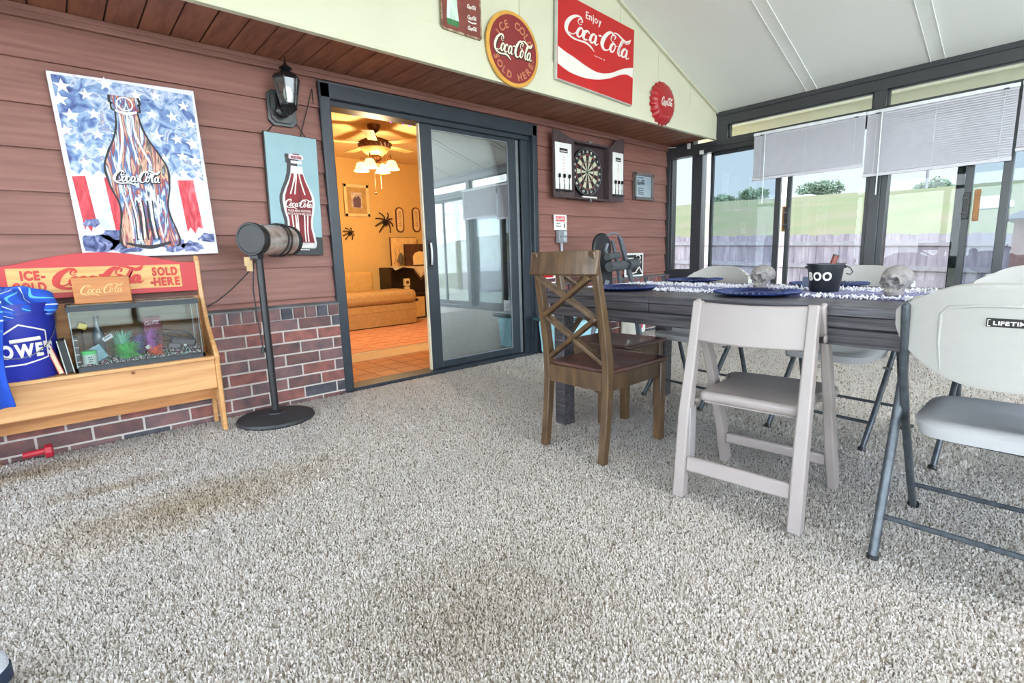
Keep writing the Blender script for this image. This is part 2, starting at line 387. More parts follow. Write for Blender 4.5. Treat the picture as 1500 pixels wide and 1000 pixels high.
g = G(); g.box((W+.03, 3.2, .72), (W+.036, 3.5, 2.17)); struct('window_glass', g, M_dimpane, parent=f, smooth=0)
g = G(); g.box((W+.02, 3.09, -.01), (W+.09, YS, .60)); struct('wall_right', g, mat('grey_blue_knee_panel', (96, 102, 112), .6))
def transom(n, y0, y1):
    g = G(); d = .018
    g.box((W+.02, y1, 2.172), (W+.06, y1+d, 2.326)); g.box((W+.02, y0-d, 2.172), (W+.06, y0, 2.326)); g.box((W+.02, y1, 2.172), (W+.06, y0, 2.186)); g.box((W+.02, y1, 2.312), (W+.06, y0, 2.326))
    f = struct('window_%d' % n, g, M_char)
    g = G(); g.box((W+.038, y1+.01, 2.18), (W+.042, y0-.01, 2.32)); struct('window_glass', g, M_pane, parent=f, smooth=0)
transom(2, 2.80, 1.437); transom(3, 1.337, -.353); transom(4, -.453, -2.143)
def panel(n, y0, y1, w0, w1, x, gm, handle=None):   # sliding window panel between y0 (far) and y1 (near)
    g = G(); g.box((x, y0-w0, .05), (x+.03, y0, 2.06)); g.box((x, y1, .05), (x+.03, y1+w1, 2.06)); g.box((x, y1, .05), (x+.03, y0, .13)); g.box((x, y1, 2.02), (x+.03, y0, 2.06))
    f = struct('window_%d' % n, g, M_char, bevel=.003)
    g = G(); g.box((x+.013, y1+w1-.01, .12), (x+.017, y0-w0+.01, 2.03)); struct('window_glass', g, gm, parent=f, smooth=0)
    return f
panel(5, 3.017, 2.235, .033, .055, W+.07, M_tint)
p6 = panel(6, 2.154, 1.40, .04, .04, W+.035, M_dimpane)
p7 = panel(7, 1.32, .694, .04, .047, W+.035, M_dimpane)
p8 = panel(8, .80, -.36, .05, .06, W+.07, M_tint)
g = G(); g.box((W+.0, .456, .05), (W+.10, .512, 2.06)); struct('trim_11', g, M_char, bevel=.003)
panel(9, -.50, -1.3, .04, .04, W+.035, M_dimpane); panel(10, -1.3, -2.15, .04, .04, W+.07, M_dimpane)
panel(11, -2.3, -3.55, .04, .04, W+.035, M_dimpane)
M_oak = mat('oak_pull_handle', (176, 122, 68), .45, c2=(140, 90, 45), scale=20, stretch=(4, 4, 1))
M_steel = mat('brushed_steel', (150, 152, 155), .3, metal=.9)
for p, yy, sx in ((p6, 2.134, .06), (p7, .717, -.06)):
    g = G(); g.box((W-.012, yy-.02, 1.14), (W+.036, yy+.02, 1.36)); struct('window_latch', g, mat('black_latch_metal', (38, 38, 40), .4), parent=p, bevel=.004)
    g = G(); g.box((W+.066, yy+sx-.02 if sx < 0 else yy+.03, 1.12), (W+.09, yy+sx+.02 if sx < 0 else yy+.07, 1.38)); struct('wooden_pull', g, M_oak, parent=p, bevel=.004)
    g = G(); 
    for z in (1.19, 1.31): g.tube([(W-.014, yy+.03, z), (W-.014, yy-.01, z)], .006, 8)
    struct('latch_screw', g, M_steel, parent=p)
# small white hooks where the hinged corner meets the header
g = G(); a = at(1008, 214, X=W-.03); g.box((W-.03, a.y-.02, a.z-.03), (W-.004, a.y+.012, a.z+.03)); a = at(1026, 222, X=W-.03); g.box((W-.03, a.y-.03, a.z-.03), (W-.004, a.y+.012, a.z+.012))
g.tube([at(968, 217, X=W-.03), at(990, 216, X=W-.03)], .006, 8)
struct('trim_12', g, mat('white_bracket', (225, 226, 224), .4))

# ---- the two glazed sides behind and left of the camera
g = G()
for x in (XL, -.55, .9, 2.35, 3.8, 5.2): g.box((x-.05, YF-.1, 0), (x+.05, YF, 2.4)); 
g.box((XL, YF-.1, 2.3), (W+T, YF, 2.42)); g.box((XL, YF-.1, -.01), (W+T, YF, .07)); g.box((XL, YF-.1, 2.02), (W+T, YF, 2.08))
g.box((RX-.05, YF-.1, 2.4), (RX+.05, YF, roofz(RX))); g.box((W, YF-.1, 0), (W+T, YF, 2.45))
for y in (-3.6, -2.2, -.8, .6, 2.0, 3.4): g.box((XL-.1, y-.05, 0), (XL, y+.05, 2.4))
g.box((XL-.1, YF, 2.3), (XL, YS, 2.42)); g.box((XL-.1, YF, -.01), (XL, YS, .07)); g.box((XL-.1, YF, 2.02), (XL, YS, 2.08))
struct('wall_front', g, M_char, bevel=.004)
g = G(); g.box((XL, YF-.05, .06), (W, YF-.045, 2.35)); f = struct('window_12', g, M_outpane, smooth=0)
g = G(); g.box((XL-.05, YF, .06), (XL-.045, YS, 2.35)); f = struct('window_13', g, M_outpane, smooth=0)

# ---- outside
M_lawn = mat('mown_grass', (120, 124, 84), .95, c2=(138, 126, 98), scale=.5, bump=.6, bscale=30, detail=8)
g = G(); g.box((-30, -30, -.6), (13, 40, -.3)); struct('ground', g, mat('pale_bounce_ground', (196, 194, 172), .95, scale=1), smooth=0)  # made pale to bounce light up to the eave
g = G()
def hill(u, v):
    x = 12.5+u*55; y = -30+v*90; t = min(1, (x-12.5)/28); c = 3.95+.033*max(-10, min(y, 40))
    z = -.3+(c+.3)*(1-(1-t)**1.7)+.12*noise.noise(Vector((x*.2, y*.2, 0)))
    if x > 42: z -= (x-42)*.05
    return (x, y, z)
g.grid(hill, 90, 110); struct('hill', g, M_lawn, smooth=80)

# ============================================================ SLIDING DOOR AND THE ROOM BEHIND IT
door = thing('door_1', '', ''); del door['label']; del door['category']; door['kind'] = 'structure'
def part(name, g, m, p, **k): return build(name, g, m, parent=p, **k)
g = G(); Y0 = 3.505
g.box((1.474, Y0, 0), (1.545, YS+.02, 2.13)); g.box((3.445, Y0, 0), (3.50, YS+.02, 2.13)); g.box((1.474, Y0, 2.03), (3.50, YS+.02, 2.13))
part('door_trim', g, M_trimd, door, bevel=.006)
g = G(); g.box((1.53, YS-.01, 0), (1.562, YS+.13, 2.04)); g.box((3.43, YS-.01, 0), (3.46, YS+.13, 2.04)); g.box((1.53, YS-.01, 1.995), (3.46, YS+.13, 2.04)); g.box((1.5, YS-.04, -.02), (3.46, YS+.14, .018))
for y in (YS+.005, YS+.06, YS+.10): g.box((3.345, y, 0), (3.44, y+.02, 2.0))
part('door_frame', g, M_trimd, door, bevel=.003)
g = G(); g.box((2.286, 3.585, .02), (2.392, 3.625, 2.03)); g.box((3.212, 3.585, .02), (3.30, 3.625, 2.03)); g.box((2.39, 3.585, 1.967), (3.22, 3.625, 2.03)); g.box((2.39, 3.585, .02), (3.22, 3.625, .078))
sp = part('sliding_panel', g, M_trimd, door, bevel=.004)
g = G(); g.box((2.38, 3.603, .07), (3.22, 3.608, 1.975)); part('door_glass', g, glass('door_glass_reflective', (.92, .96, .97), 1.3, .28), sp, smooth=0)
g = G(); g.box((2.388, 3.597, .07), (2.398, 3.602, 1.975)); g.box((3.206, 3.597, .07), (3.216, 3.602, 1.975)); g.box((2.388, 3.597, 1.960), (3.216, 3.602, 1.970)); g.box((2.388, 3.597, .075), (3.216, 3.602, .085)); part('glazing_bead', g, mat('grey_bead', (140, 146, 150), .5), sp)
g = G(); g.box((2.275, 3.59, .02), (2.287, 3.62, 2.02)); g.box((1.562, 3.6, .02), (1.57, 3.63, 1.99)); part('weather_strip', g, mat('cream_weather_strip', (222, 210, 184), .7), door)
g = G(); h = at(631, 372, Y=3.57); g.tube([(h.x, 3.586, h.z+.09), (h.x, 3.555, h.z+.085), (h.x, 3.548, h.z), (h.x, 3.555, h.z-.085), (h.x, 3.586, h.z-.09)], .010, 10); part('door_handle', g, M_steel, sp)
g = G(); g.box((h.x-.022, 3.575, h.z-.115), (h.x+.022, 3.588, h.z+.115)); part('handle_plate', g, mat('black_handle_plate', (35, 36, 38), .4), sp, bevel=.003)
g = G(); g.box((3.30, 3.60, .02), (3.345, 3.64, 2.0)); part('fixed_stile', g, mat('aluminium_strip', (160, 164, 168), .4, metal=.6), door)
# white vertical blinds hanging behind the closed half
t = thing('vertical_blind', 'pale vertical blinds hanging behind the closed sliding glass door panel', 'blinds', (2.6, 3.78, 0))
M_vane = mat('pale_vinyl_vane', (226, 236, 240), .6, var=.03)
g = G(); g.box((-.15, -.02, 2.0), (.9, .02, 2.04)); part('head_rail', g, M_vane, t)
g = G()
for k in range(11):
    x = -.03+.083*k; a = .25; g.bar((x, 0, .03), (x, 0, 2.0), .09, .002, (math.sin(a), math.cos(a), 0))
part('vane', g, M_vane, t, smooth=0)

YI = 7.45; ZI = 2.46
M_gold = mat('golden_yellow_wall_paint', (226, 186, 116), .8, var=.02)
g = G(); g.box((.3, YI, 0), (W-.02, YI+.1, ZI)); struct('wall_room_back', g, M_gold, smooth=0)
g = G(); g.box((.2, YS+.13, 0), (.3, YI, ZI)); g.box((W-.12, YS+.13, 0), (W-.02, YI, ZI)); struct('wall_room_side', g, M_gold, smooth=0)
g = G(); g.box((.2, YS+.13, ZI), (W-.02, YI+.1, ZI+.1)); struct('ceiling_room', g, mat('lamp_toned_ceiling', (228, 196, 140), .8, var=.01, bump=.1, bscale=40), smooth=0)  # lamplight's orange-yellow is put into the ceiling colour
g = G(); g.box((.2, YS+.10, -.1), (W-.02, 4.50, .002)); tilem = mat('terracotta_floor_tile', (186, 122, 76), .4, c2=(160, 100, 60), scale=5); struct('floor_room_tile', g, tilem, smooth=0)
g = G()
for k in range(1, 27): g.box((.3+.2*k, 3.69, .002), (.306+.2*k, 4.5, .003))
for k in range(4): g.box((.3, 3.75+.2*k, .002), (W-.12, 3.756+.2*k, .003))
struct('trim_13', g, mat('tile_grout', (120, 80, 50), .9))
g = G(); g.box((.2, 4.5, -.1), (W-.02, YI, .006)); struct('floor_room_carpet', g, mat('beige_room_carpet', (206, 178, 140), .95, scale=60, bump=.5, bscale=120), smooth=0)
g = G(); g.box((.3, YI-.015, 0), (W-.12, YI, .09)); struct('baseboard_room', g, M_gold)
# patterned rug
rug = thing('area_rug', 'red and cream patterned rug with a fringe, on the floor beyond the sliding door', 'rug', (2.9, 5.85, .006))
g = G(); g.box((-1.9, -.95, 0), (2.0, .95, .012)); part('rug_field', g, mat('red_patterned_rug', (200, 144, 116), .95, c2=(196, 140, 102), scale=7, stretch=(1, 2, 1), detail=6), rug)
g = G()
rr = random.Random(3)
for k in range(26):
    x = -1.7+.14*k; 
    for j in range(9): 
        if rr.random() < .7: g.bar((x, -.8+.19*j, .0125), (x+.08, -.73+.19*j, .0125), .02, .003); g.bar((x+.08, -.73+.19*j, .0125), (x+.14, -.8+.19*j, .0125), .02, .003)
part('rug_pattern', g, mat('rug_dark_pattern', (186, 118, 90), .95), rug, smooth=0)
g = G()
for k in range(190): g.box((-1.9+.0205*k, -1.0, .001), (-1.888+.0205*k, -.95, .006))
part('rug_fringe', g, mat('cream_fringe', (226, 206, 170), .9), rug, smooth=0)
# ottoman / armless sofa end
a = at(511, 480, Z=0); b = at(595, 465, Z=0)
ott = thing('ottoman', 'tan upholstered storage ottoman with a thick cushion top, under the wall spiders', 'ottoman', (3.35, 6.85, 0), .0)
M_tan = mat('tan_upholstery', (184, 148, 98), .85, c2=(170, 134, 86), scale=30, bump=.2, bscale=90)
g = G(); g.box((-.60, -.35, .03), (.56, .22, .33)); g.box((-.605, -.355, .235), (.565, .22, .245)); part('ottoman_base', g, M_tan, ott, bevel=.02)
g = G(); g.box((-.62, -.38, .33), (.58, .22, .52)); part('ottoman_cushion', g, M_tan, ott, bevel=.07, seg=5)
g = G(); g.box((-.58, -.32, 0), (.54, .2, .03)); part('ottoman_plinth', g, mat('dark_plinth', (60, 42, 30), .7), ott)
g = G(); g.box((-.60, .24, .02), (.22, .40, .80)); part('backrest', g, mat('gold_tan_upholstery', (206, 166, 100), .85, c2=(196, 156, 92), scale=20), ott, bevel=.06, seg=4)
# framed picture, oval plaques, spiders on the back wall
def rect_on(x0, y0, x1, y1, Y): a = at(x0, y0, Y=Y); b = at(x1, y1, Y=Y); return a, b
a, b = rect_on(503, 272, 540, 315, YI)
p = thing('framed_picture', 'cream framed picture of two dark figures, on the yellow wall under the fan', 'picture', ((a.x+b.x)/2, YI, (a.z+b.z)/2))
hw, hh = .20, .235; M_fr = mat('cream_picture_frame', (240, 218, 160), .5)
g = G()
for s in (-1, 1): g.box((s*hw, -.03, -hh), (s*(hw-.045), 0, hh)); g.box((-hw, -.03, s*hh), (hw, 0, s*(hh-.045)))
part('frame', g, M_fr, p, bevel=.004)
g = G(); g.box((-hw+.04, -.012, -hh+.04), (hw-.04, 0, hh-.04)); part('mat_board', g, mat('tan_mat_board', (196, 160, 100), .8), p)
g = G(); g.box((-.085, -.016, -.11), (.085, -.012, .12)); part('print', g, mat('faded_print', (222, 206, 190), .7, c2=(180, 160, 150), scale=20), p)
g = G(); g.M = frame((0, -.017, 0), (1, 0, 0), (0, 0, 1)); 
g.prism([(-.05,-.10),(-.06,.0),(-.03,.06),(.0,.04),(.03,.08),(.07,.02),(.06,-.10)], 0, .001); part('print_figures', g, mat('dark_print_figure', (104, 84, 100), .7), p)
for i, (px_, lab) in enumerate(((585, 'left of the two long dark-edged plaques with rounded ends, on the yellow wall'), (609, 'right of the two long dark-edged plaques with rounded ends, nearest the door handle'))):
    c = at(px_, 322, Y=YI); t = thing('wall_plaque', lab, 'plaque', (c.x, YI, c.z), group='oval wall plaques')
    def stad(hw, hh, n=10): return [(hw*math.cos(PI*k/n), (hh-hw)+hw*math.sin(PI*k/n)) for k in range(n+1)]+[(-hw*math.cos(PI*k/n), -(hh-hw)-hw*math.sin(PI*k/n)) for k in range(n+1)]
    g = G(); g.M = frame((0, 0, 0), (1, 0, 0), (0, 0, 1)); g.prism(stad(.072, .20), 0, .02); part('plaque_rim', g, mat('dark_red_brown_rim', (92, 44, 34), .5), t, bevel=.003)
    g = G(); g.M = frame((0, 0, 0), (1, 0, 0), (0, 0, 1)); g.prism(stad(.053, .18), .02, .022); part('plaque_panel', g, mat('cream_plaque', (238, 206, 150), .7), t)
    g = G(); g.M = frame((0, 0, 0), (1, 0, 0), (0, 0, 1))
    for k in range(7): stroke(g, [(-.02, .11-.035*k, .006), (.0, .12-.035*k, .008), (.022, .105-.035*k, .006)], .022, .023)
    part('plaque_ornament', g, mat('brown_ornament', (150, 96, 60), .7), t)
def spider(px_, py, r, lab, rot):
    c = at(px_, py, Y=YI); t = thing('wall_spider', lab, 'halloween spider', (c.x, YI, c.z), group='spiders on the wall')
    m = mat('black_plush_spider', (34, 26, 24), .9, bump=.6, bscale=120)
    g = G(); g.ell((0, -.05, -.1*r), (.2*r, .05, .25*r)); g.ell((0, -.05, .18*r), (.12*r, .04, .13*r)); part('spider_body', g, m, t)
    for s in (-1, 1):
        for k in range(4):
            a = math.radians(62-38*k+rot); g = G(); dx, dz = s*math.cos(a), math.sin(a)
            g.tube([(0, -.05, .05*r), (dx*.45*r, -.09, .05*r+dz*.45*r+.10*r), (dx*.8*r, -.06, dz*.85*r+.05*r), (dx*1.0*r, -.015, dz*1.15*r-.08*r)], [.045*r+.004, .04*r+.004, .035*r+.003, .01], 8)
            part('leg', g, m, t)
spider(562, 326, .155, 'larger black hairy spider decoration on the yellow wall beside the plaques', 0)
spider(510, 342, .085, 'smaller black spider decoration on the yellow wall above the ottoman', 0)
# cube shelf with its things
a = at(572, 392, Y=7.15); b = at(622, 463, Y=7.1)
sh = thing('cube_shelf', 'black cube shelf standing against the yellow wall beside the ottoman', 'shelf', (4.45, 7.10, 0))
M_blk = mat('black_brown_laminate', (44, 30, 26), .4)
zt = at(590, 391, Y=7.1).z; zm = at(600, 430, Y=7.1).z
g = G(); X0, X1 = at(572, 420, Y=7.1).x-4.45, .55
g.box((X0, 0, zt-.03), (X1, .33, zt)); part('shelf_top', g, M_blk, sh)
g = G(); g.box((X0, 0, 0), (X0+.03, .33, zt-.03)); part('side_panel', g, M_blk, sh)
g = G(); g.box((X1-.03, 0, 0), (X1, .33, zt-.03)); part('side_panel', g, M_blk, sh)
g = G(); g.box((X0, 0, zm-.03), (X1, .33, zm)); g.box((X0, 0, 0), (X1, .33, .03)); part('shelf_board', g, M_blk, sh)
g = G(); g.box((X0, .31, .03), (X1, .33, zt)); part('back_panel', g, M_blk, sh)
cr = thing('storage_crate', 'pale storage crate with a slot handle, in the lower cell of the black shelf', 'box', (4.45, 7.095, .03))
g = G(); xc0, xc1 = at(596, 440, Y=7.1).x-4.45, at(622, 440, Y=7.1).x-4.45; g.box((xc0, 0, 0), (xc1, .29, zm-.09)); part('crate_body', g, mat('cream_canvas_crate', (226, 186, 118), .8), cr, bevel=.006)
g = G(); c = at(608, 439, Y=7.095); g.M = frame((c.x-4.45, -.001, c.z-.03), (1, 0, 0), (0, 0, 1)); g.prism([(-.05, -.02), (.05, -.02), (.062, 0), (.05, .02), (-.05, .02), (-.062, 0)], 0, .004); part('handle_slot', g, mat('dark_slot', (40, 28, 24), .8), cr)
t = thing('figurine', 'small cream figurine standing inside the upper cell of the black shelf', 'figurine', (at(598, 430, Y=7.13).x, 7.16, zm))
g = G(); g.box((-.05, -.03, .12), (.05, .03, .24)); part('head_box', g, M_fr, t, bevel=.01)
g = G(); g.lathe([(.02, 0), (.05, .01), (.03, .03), (.055, .06), (.05, .1), (.02, .12)], 16); part('figure_base', g, M_fr, t)
g = G(); g.M = frame((0, -.031, .18), (1, 0, 0), (0, 0, 1)); disc(g, .028, 0, .004); part('figure_face', g, mat('grey_brown_face', (96, 74, 58), .7), t)
t = thing('table_runner', 'pointed lace cloth draped over the black shelf top', 'cloth', (4.45, 7.09, zt))
g = G(); q = [at(579, 396, Y=7.09), at(590, 391, Y=7.09), at(606, 393, Y=7.09), at(616, 406, Y=7.09), at(624, 400, Y=7.09), at(630, 392, Y=7.09), at(630, 389.5, Y=7.09), at(572, 389.5, Y=7.09)]
g.prism([(v.x-4.45, v.z-zt) for v in q], 0, .006, lambda a_, b_, h: (a_, -h, b_)); g.box((q[7].x-4.45, -.006, .001), (X1, .3, .007)); part('cloth_drape', g, mat('cream_lace', (232, 212, 170), .8), t)
g = G(); 
for d in (0, .03, .06): g.M = Matrix.Translation((0, -.008, -d)); pp = [(at(606, 393, Y=7.09).x-4.45, 0, -.01), (at(616, 406, Y=7.09).x-4.45, 0, at(616, 404, Y=7.09).z-zt), (at(628, 392, Y=7.09).x-4.45, 0, 0)]; g.tube([pp[0], pp[1], pp[2]], .004, 6)
part('lace_web', g, mat('brown_lace_thread', (140, 110, 80), .8), t)
def canvas_lean(name, lab, x0, y0, x1, y1, Y, col, edge):
    a = at(x0, y0, Y=Y); b = at(x1, y1, Y=Y); t = thing(name, lab, 'picture', ((a.x+b.x)/2, Y, zt+.007))
    hw = abs(b.x-a.x)/2; hgt = max(a.z-zt, .1); g = G(); g.box((-hw, 0, 0), (hw, .025, hgt)); part('canvas_edge', g, edge, t); 
    g = G(); g.box((-hw+.01, -.003, .008), (hw-.004, 0, hgt-.006)); part('canvas_face', g, col, t); return t, hw, hgt
t, hw, hh = canvas_lean('leaning_canvas', 'cream canvas with a faint branch drawing leaning behind the arched picture on the shelf', 571, 348, 612, 390, 7.32, mat('cream_canvas', (242, 206, 140), .7, c2=(226, 180, 110), scale=9), mat('dark_canvas_edge', (88, 40, 32), .6))
g = G(); g.M = frame((0, -.004, 0), (1, 0, 0), (0, 0, 1))
for k in range(5): stroke(g, [(-.2+.08*k, .04, .008), (-.15+.07*k, .16, .006), (-.18+.09*k, .28, .004)], 0, .001)
part('branch_drawing', g, mat('brown_ink', (150, 100, 70), .8), t)
t, hw, hh = canvas_lean('arched_picture', 'dark arched picture with a glowing cream doorway, on top of the black shelf', 592, 358, 632, 390, 7.24, mat('dark_brown_picture', (96, 60, 40), .6, c2=(60, 36, 28), scale=14), mat('picture_edge', (60, 34, 26), .6))
g = G(); g.M = frame((.02, -.004, .02), (1, 0, 0), (0, 0, 1)); g.prism([(-.12, 0), (.16, 0), (.16, .14), (.1, .2), (.0, .215), (-.08, .19), (-.12, .14)], 0, .001); part('arch_light', g, mat('cream_arch', (250, 222, 160), .6), t)
t = thing('shelf_ornament', 'small dark urn-like ornament standing on the shelf in front of the canvas', 'ornament', (at(588, 390, Y=7.17).x, 7.17, zt+.007))
g = G(); g.lathe([(.03, 0), (.015, .03), (.04, .08), (.045, .14), (.02, .2), (.0, .22)], 16); g.tube([(-.04, 0, .1), (-.07, 0, .06), (-.06, 0, .12)], .008, 8); part('ornament_body', g, mat('grey_green_ornament', (92, 84, 64), .6), t)
# ceiling fan
FX, FY = at(547, 183, Z=ZI).x, at(547, 183, Z=ZI).y
fan = thing('ceiling_fan', 'bronze ceiling fan with three lit glass shades, in the yellow room', 'ceiling fan', (FX, FY, 0))
M_brz = mat('antique_bronze', (112, 70, 44), .35, metal=.6, c2=(84, 50, 32), scale=20)
zc = lambda y: at(547, y, Y=FY).z
g = G(); g.lathe([(.0, ZI), (.075, ZI), (.072, ZI-.03), (.045, ZI-.07), (.02, ZI-.085)], 24); part('canopy', g, M_brz, fan)
g = G(); g.tube([(0, 0, ZI-.07), (0, 0, zc(205))], .014, 12); g.lathe([(.014, zc(197)), (.03, zc(199)), (.035, zc(203)), (.02, zc(205))], 20); part('down_rod', g, M_brz, fan)
g = G(); z1 = zc(203); R_ = .19; g.lathe([(.0, z1), (.10, z1), (.17, z1-.03), (R_, z1-.045), (R_-.005, z1-.06), (R_-.012, z1-.075), (R_-.03, z1-.105)], 40); part('motor_housing', g, M_brz, fan)
g = G(); g.lathe([(R_-.03, z1-.105), (.13, z1-.15), (.08, z1-.18), (.055, z1-.185)], 40); part('motor_bowl', g, mat('pale_bronze_bowl', (206, 156, 98), .35, metal=.3), fan)
g = G()
for k in range(22):
    a = 2*PI*k/22; g.bar((.185*math.cos(a), .185*math.sin(a), z1-.062), (.165*math.cos(a+.16), .165*math.sin(a+.16), z1-.10), .012, .012)
part('motor_fluting', g, mat('dark_bronze_flute', (70, 42, 28), .4, metal=.4), fan)
g = G(); z2 = z1-.185; g.lathe([(.055, z2+.01), (.06, z2-.02), (.045, z2-.05), (.055, z2-.09), (.03, z2-.13), (.0, z2-.14)], 24); part('light_kit_hub', g, M_brz, fan)
M_blade = mat('warm_blade', (206, 164, 104), .5)
for k in range(5):
    a = 2*PI*k/5+.35; g = G(); g.M = Matrix.Rotation(a, 4, 'Z'); g.hexa([(.18,-.05,z1-.052),(.62,-.065,z1-.047),(.62,.065,z1-.056),(.18,.05,z1-.06),(.18,-.05,z1-.046),(.62,-.065,z1-.041),(.62,.065,z1-.05),(.18,.05,z1-.054)]); part('blade', g, M_blade, fan, bevel=.002)
M_shade = mat('lit_frosted_shade', (255, 226, 150), .4, emit=(255, 208, 120), estr=3.0)
zs = z2-.06
for k in range(4):
    a = math.radians(40+90*k); c, s = math.cos(a), math.sin(a); R0 = .17
    g = G(); g.tube([(.04*c, .04*s, z2-.05), (.10*c, .10*s, z2-.08), (.15*c, .15*s, z2-.02), (R0*c, R0*s, z2+.0), ((R0+.01)*c, (R0+.01)*s, z2-.04)], .008, 8); arm = part('lamp_arm', g, M_brz, fan)
    g = G(); g.lathe([(.025, zs), (.045, zs-.01), (.06, zs-.04), (.07, zs-.075), (.088, zs-.10), (.084, zs-.10), (.066, zs-.073), (.056, zs-.04), (.02, zs-.012)], 24, c=((R0+.012)*c, (R0+.012)*s, 0)); part('lamp_shade', g, M_shade, arm)
for dx, zz in ((-.03, 283), (.05, 276)):
    g = G(); g.tube([(dx, 0, z2-.13), (dx, 0, zc(zz))], .003, 6); g.ell((dx, 0, zc(zz)), (.01, .01, .014), 8, 6); part('pull_chain', g, M_brz, fan)
ld = bpy.data.lights.new('fan_light', 'POINT'); ld.energy = 95; ld.color = (1, .77, .46); ld.shadow_soft_size = .12
lo = bpy.data.objects.new('fan_light', ld); COL.objects.link(lo); lo.location = (FX, FY, z2-.28)
# purple party lights strung along the inside of the door head
t = thing('string_lights', 'string of small purple lights hung inside the top of the open doorway', 'string lights', (0, 0, 0))
pts = [at(x, y, Y=3.95) for x, y in ((496, 160), (518, 164), (540, 166), (560, 170), (572, 174), (580, 172), (590, 177), (600, 180), (612, 184), (640, 190), (680, 196), (720, 200))]
g = G(); g.tube(pts, .004, 6); part('wire', g, mat('green_black_wire', (40, 42, 36), .6), t)
Mp = mat('purple_bulb', (220, 120, 255), .3, emit=(205, 90, 255), estr=2.2)
for i in (1, 3, 4, 6, 7, 8, 9, 10): g = G(); q = pts[i]; g.lathe([(.0, -.035), (.009, -.022), (.011, -.01), (.006, 0), (.0, 0)], 12, c=tuple(q)); part('bulb', g, Mp, t)

# ============================================================ THINGS ON THE HOUSE WALL
F0 = frame((0, 0, 0), (1, 0, 0), (0, 0, 1))
def rotm(deg): return Matrix.Rotation(math.radians(deg), 4, 'Z')
M_white = mat('white_lettering', (228, 222, 214), .5, var=.02)
M_cola = mat('cola_red_enamel', (190, 26, 28), .35, var=.05, scale=3)
M_maroon = mat('maroon_enamel', (134, 38, 40), .4, var=.06, scale=5)
M_black = mat('black_paint', (28, 28, 30), .45)
BOT = [(0, .118), (.015, .132), (.06, .138), (.12, .130), (.22, .112), (.30, .112), (.40, .132), (.50, .142), (.56, .138), (.64, .112), (.72, .080), (.80, .058), (.88, .050), (.905, .050), (.91, .062), (.945, .062), (.95, .056), (.96, .066), (1, .062)]
def bottle_poly(H, k=1.0, t0=0, t1=1):
    P = [(r*H*k, t*H) for t, r in BOT if t0 <= t <= t1]; return P+[(-x, y) for x, y in P[::-1]]
def star(g, cx, cy, r, a0, h0, h1):
    g.prism([(cx+(r if i % 2 == 0 else r*.42)*math.cos(a0+PI/2+i*PI/5), cy+(r if i % 2 == 0 else r*.42)*math.sin(a0+PI/2+i*PI/5)) for i in range(10)], h0, h1)
def multi(name, cols, scale, stretch=None, rough=.6, dist=1.5):
    m = mat(name, (128, 128, 128), rough, scale=scale, stretch=stretch, detail=5)
    n = m.node_tree; r = [q for q in n.nodes if q.type == 'VALTORGB'][0]; nz = [q for q in n.nodes if q.type == 'TEX_NOISE'][0]; nz.inputs['Distortion'].default_value = dist
    e = r.color_ramp.elements
    while len(e) < len(cols): e.new(.5)
    for i, c in enumerate(cols): e[i].position = .28+.44*i/(len(cols)-1); e[i].color = (*lin(c), 1)
    return m

# ---- canvas painting: cola bottle over a flag
Y1 = 3.505; cs = [at(*q, Y=Y1) for q in ((77, 107), (288, 136), (315, 374.5), (113, 372))]; c = sum(cs, Vector())/4
cw, ch = .63, .915
t = thing('canvas_painting', 'large unframed painting of a cola bottle over stars and stripes, above the wooden bench', 'painting', tuple(c))
t.location.y = 3.532
R0 = F0 @ rotm(1.6)
def cg(): g = G(); g.M = R0 @ Matrix.Translation((-cw/2, -ch/2, 0)); return g
g = cg(); g.box((0, 0, 0), (cw, ch, .035)); part('canvas_body', g, multi('white_canvas_paint', [(186, 190, 214), (214, 212, 222), (224, 220, 226), (208, 192, 206)], 8), t, bevel=.003)
rr = random.Random(11)
g = cg(); P = [(.02, .50*ch)]
for i in range(22): P.append((.02+(cw-.04)*i/21, (.455 if i % 2 else .485)*ch+.02*rr.random()))
P += [(cw-.012, .97*ch), (.5*cw, .985*ch), (.015, .985*ch)]
g.prism(P, .035, .0354); part('star_field', g, multi('blue_sky_paint', [(50, 58, 108), (76, 94, 150), (104, 130, 178), (140, 164, 200), (196, 202, 222), (112, 136, 184), (200, 176, 166)], 13), t, smooth=0)
g = cg()
for a, b, y0 in ((.03, .115, .16), (.235, .335, .1), (.76, .885, .14)):
    Q = [(a*cw, .455*ch), (a*cw+.01, y0*ch)]; Q += [((a+(b-a)*k/4)*cw+.008, (y0+(.03 if k % 2 else -.01))*ch) for k in range(1, 4)]; Q += [(b*cw+.012, (y0+.02)*ch), (b*cw, .46*ch)]
    g.prism(Q, .035, .0356); part('red_stripe', g, multi('red_stripe_paint', [(170, 44, 58), (194, 52, 64), (208, 74, 84), (214, 120, 130)], 9, (3, 3, .8)), t, smooth=0); g = cg()
g = cg()
for cx, cy, r in ((.12, .09, .075), (.3, .07, .06), (.93, .10, .04), (.8, .05, .05), (.1, .2, .03), (.24, .13, .05), (.66, .06, .05)):
    Q = []
    for k in range(14): a = 2*PI*k/14; q = r*(.7+.5*rr.random()); Q.append((max(.01, min(cw-.01, cx*cw+q*1.3*math.cos(a))), max(.012, cy*ch+q*.7*math.sin(a))))
    g.prism(Q, .035, .0358)
part('paint_splashes', g, multi('navy_splash_paint', [(34, 40, 78), (60, 72, 120), (120, 128, 170), (214, 210, 226)], 18), t, smooth=0)
g = cg()
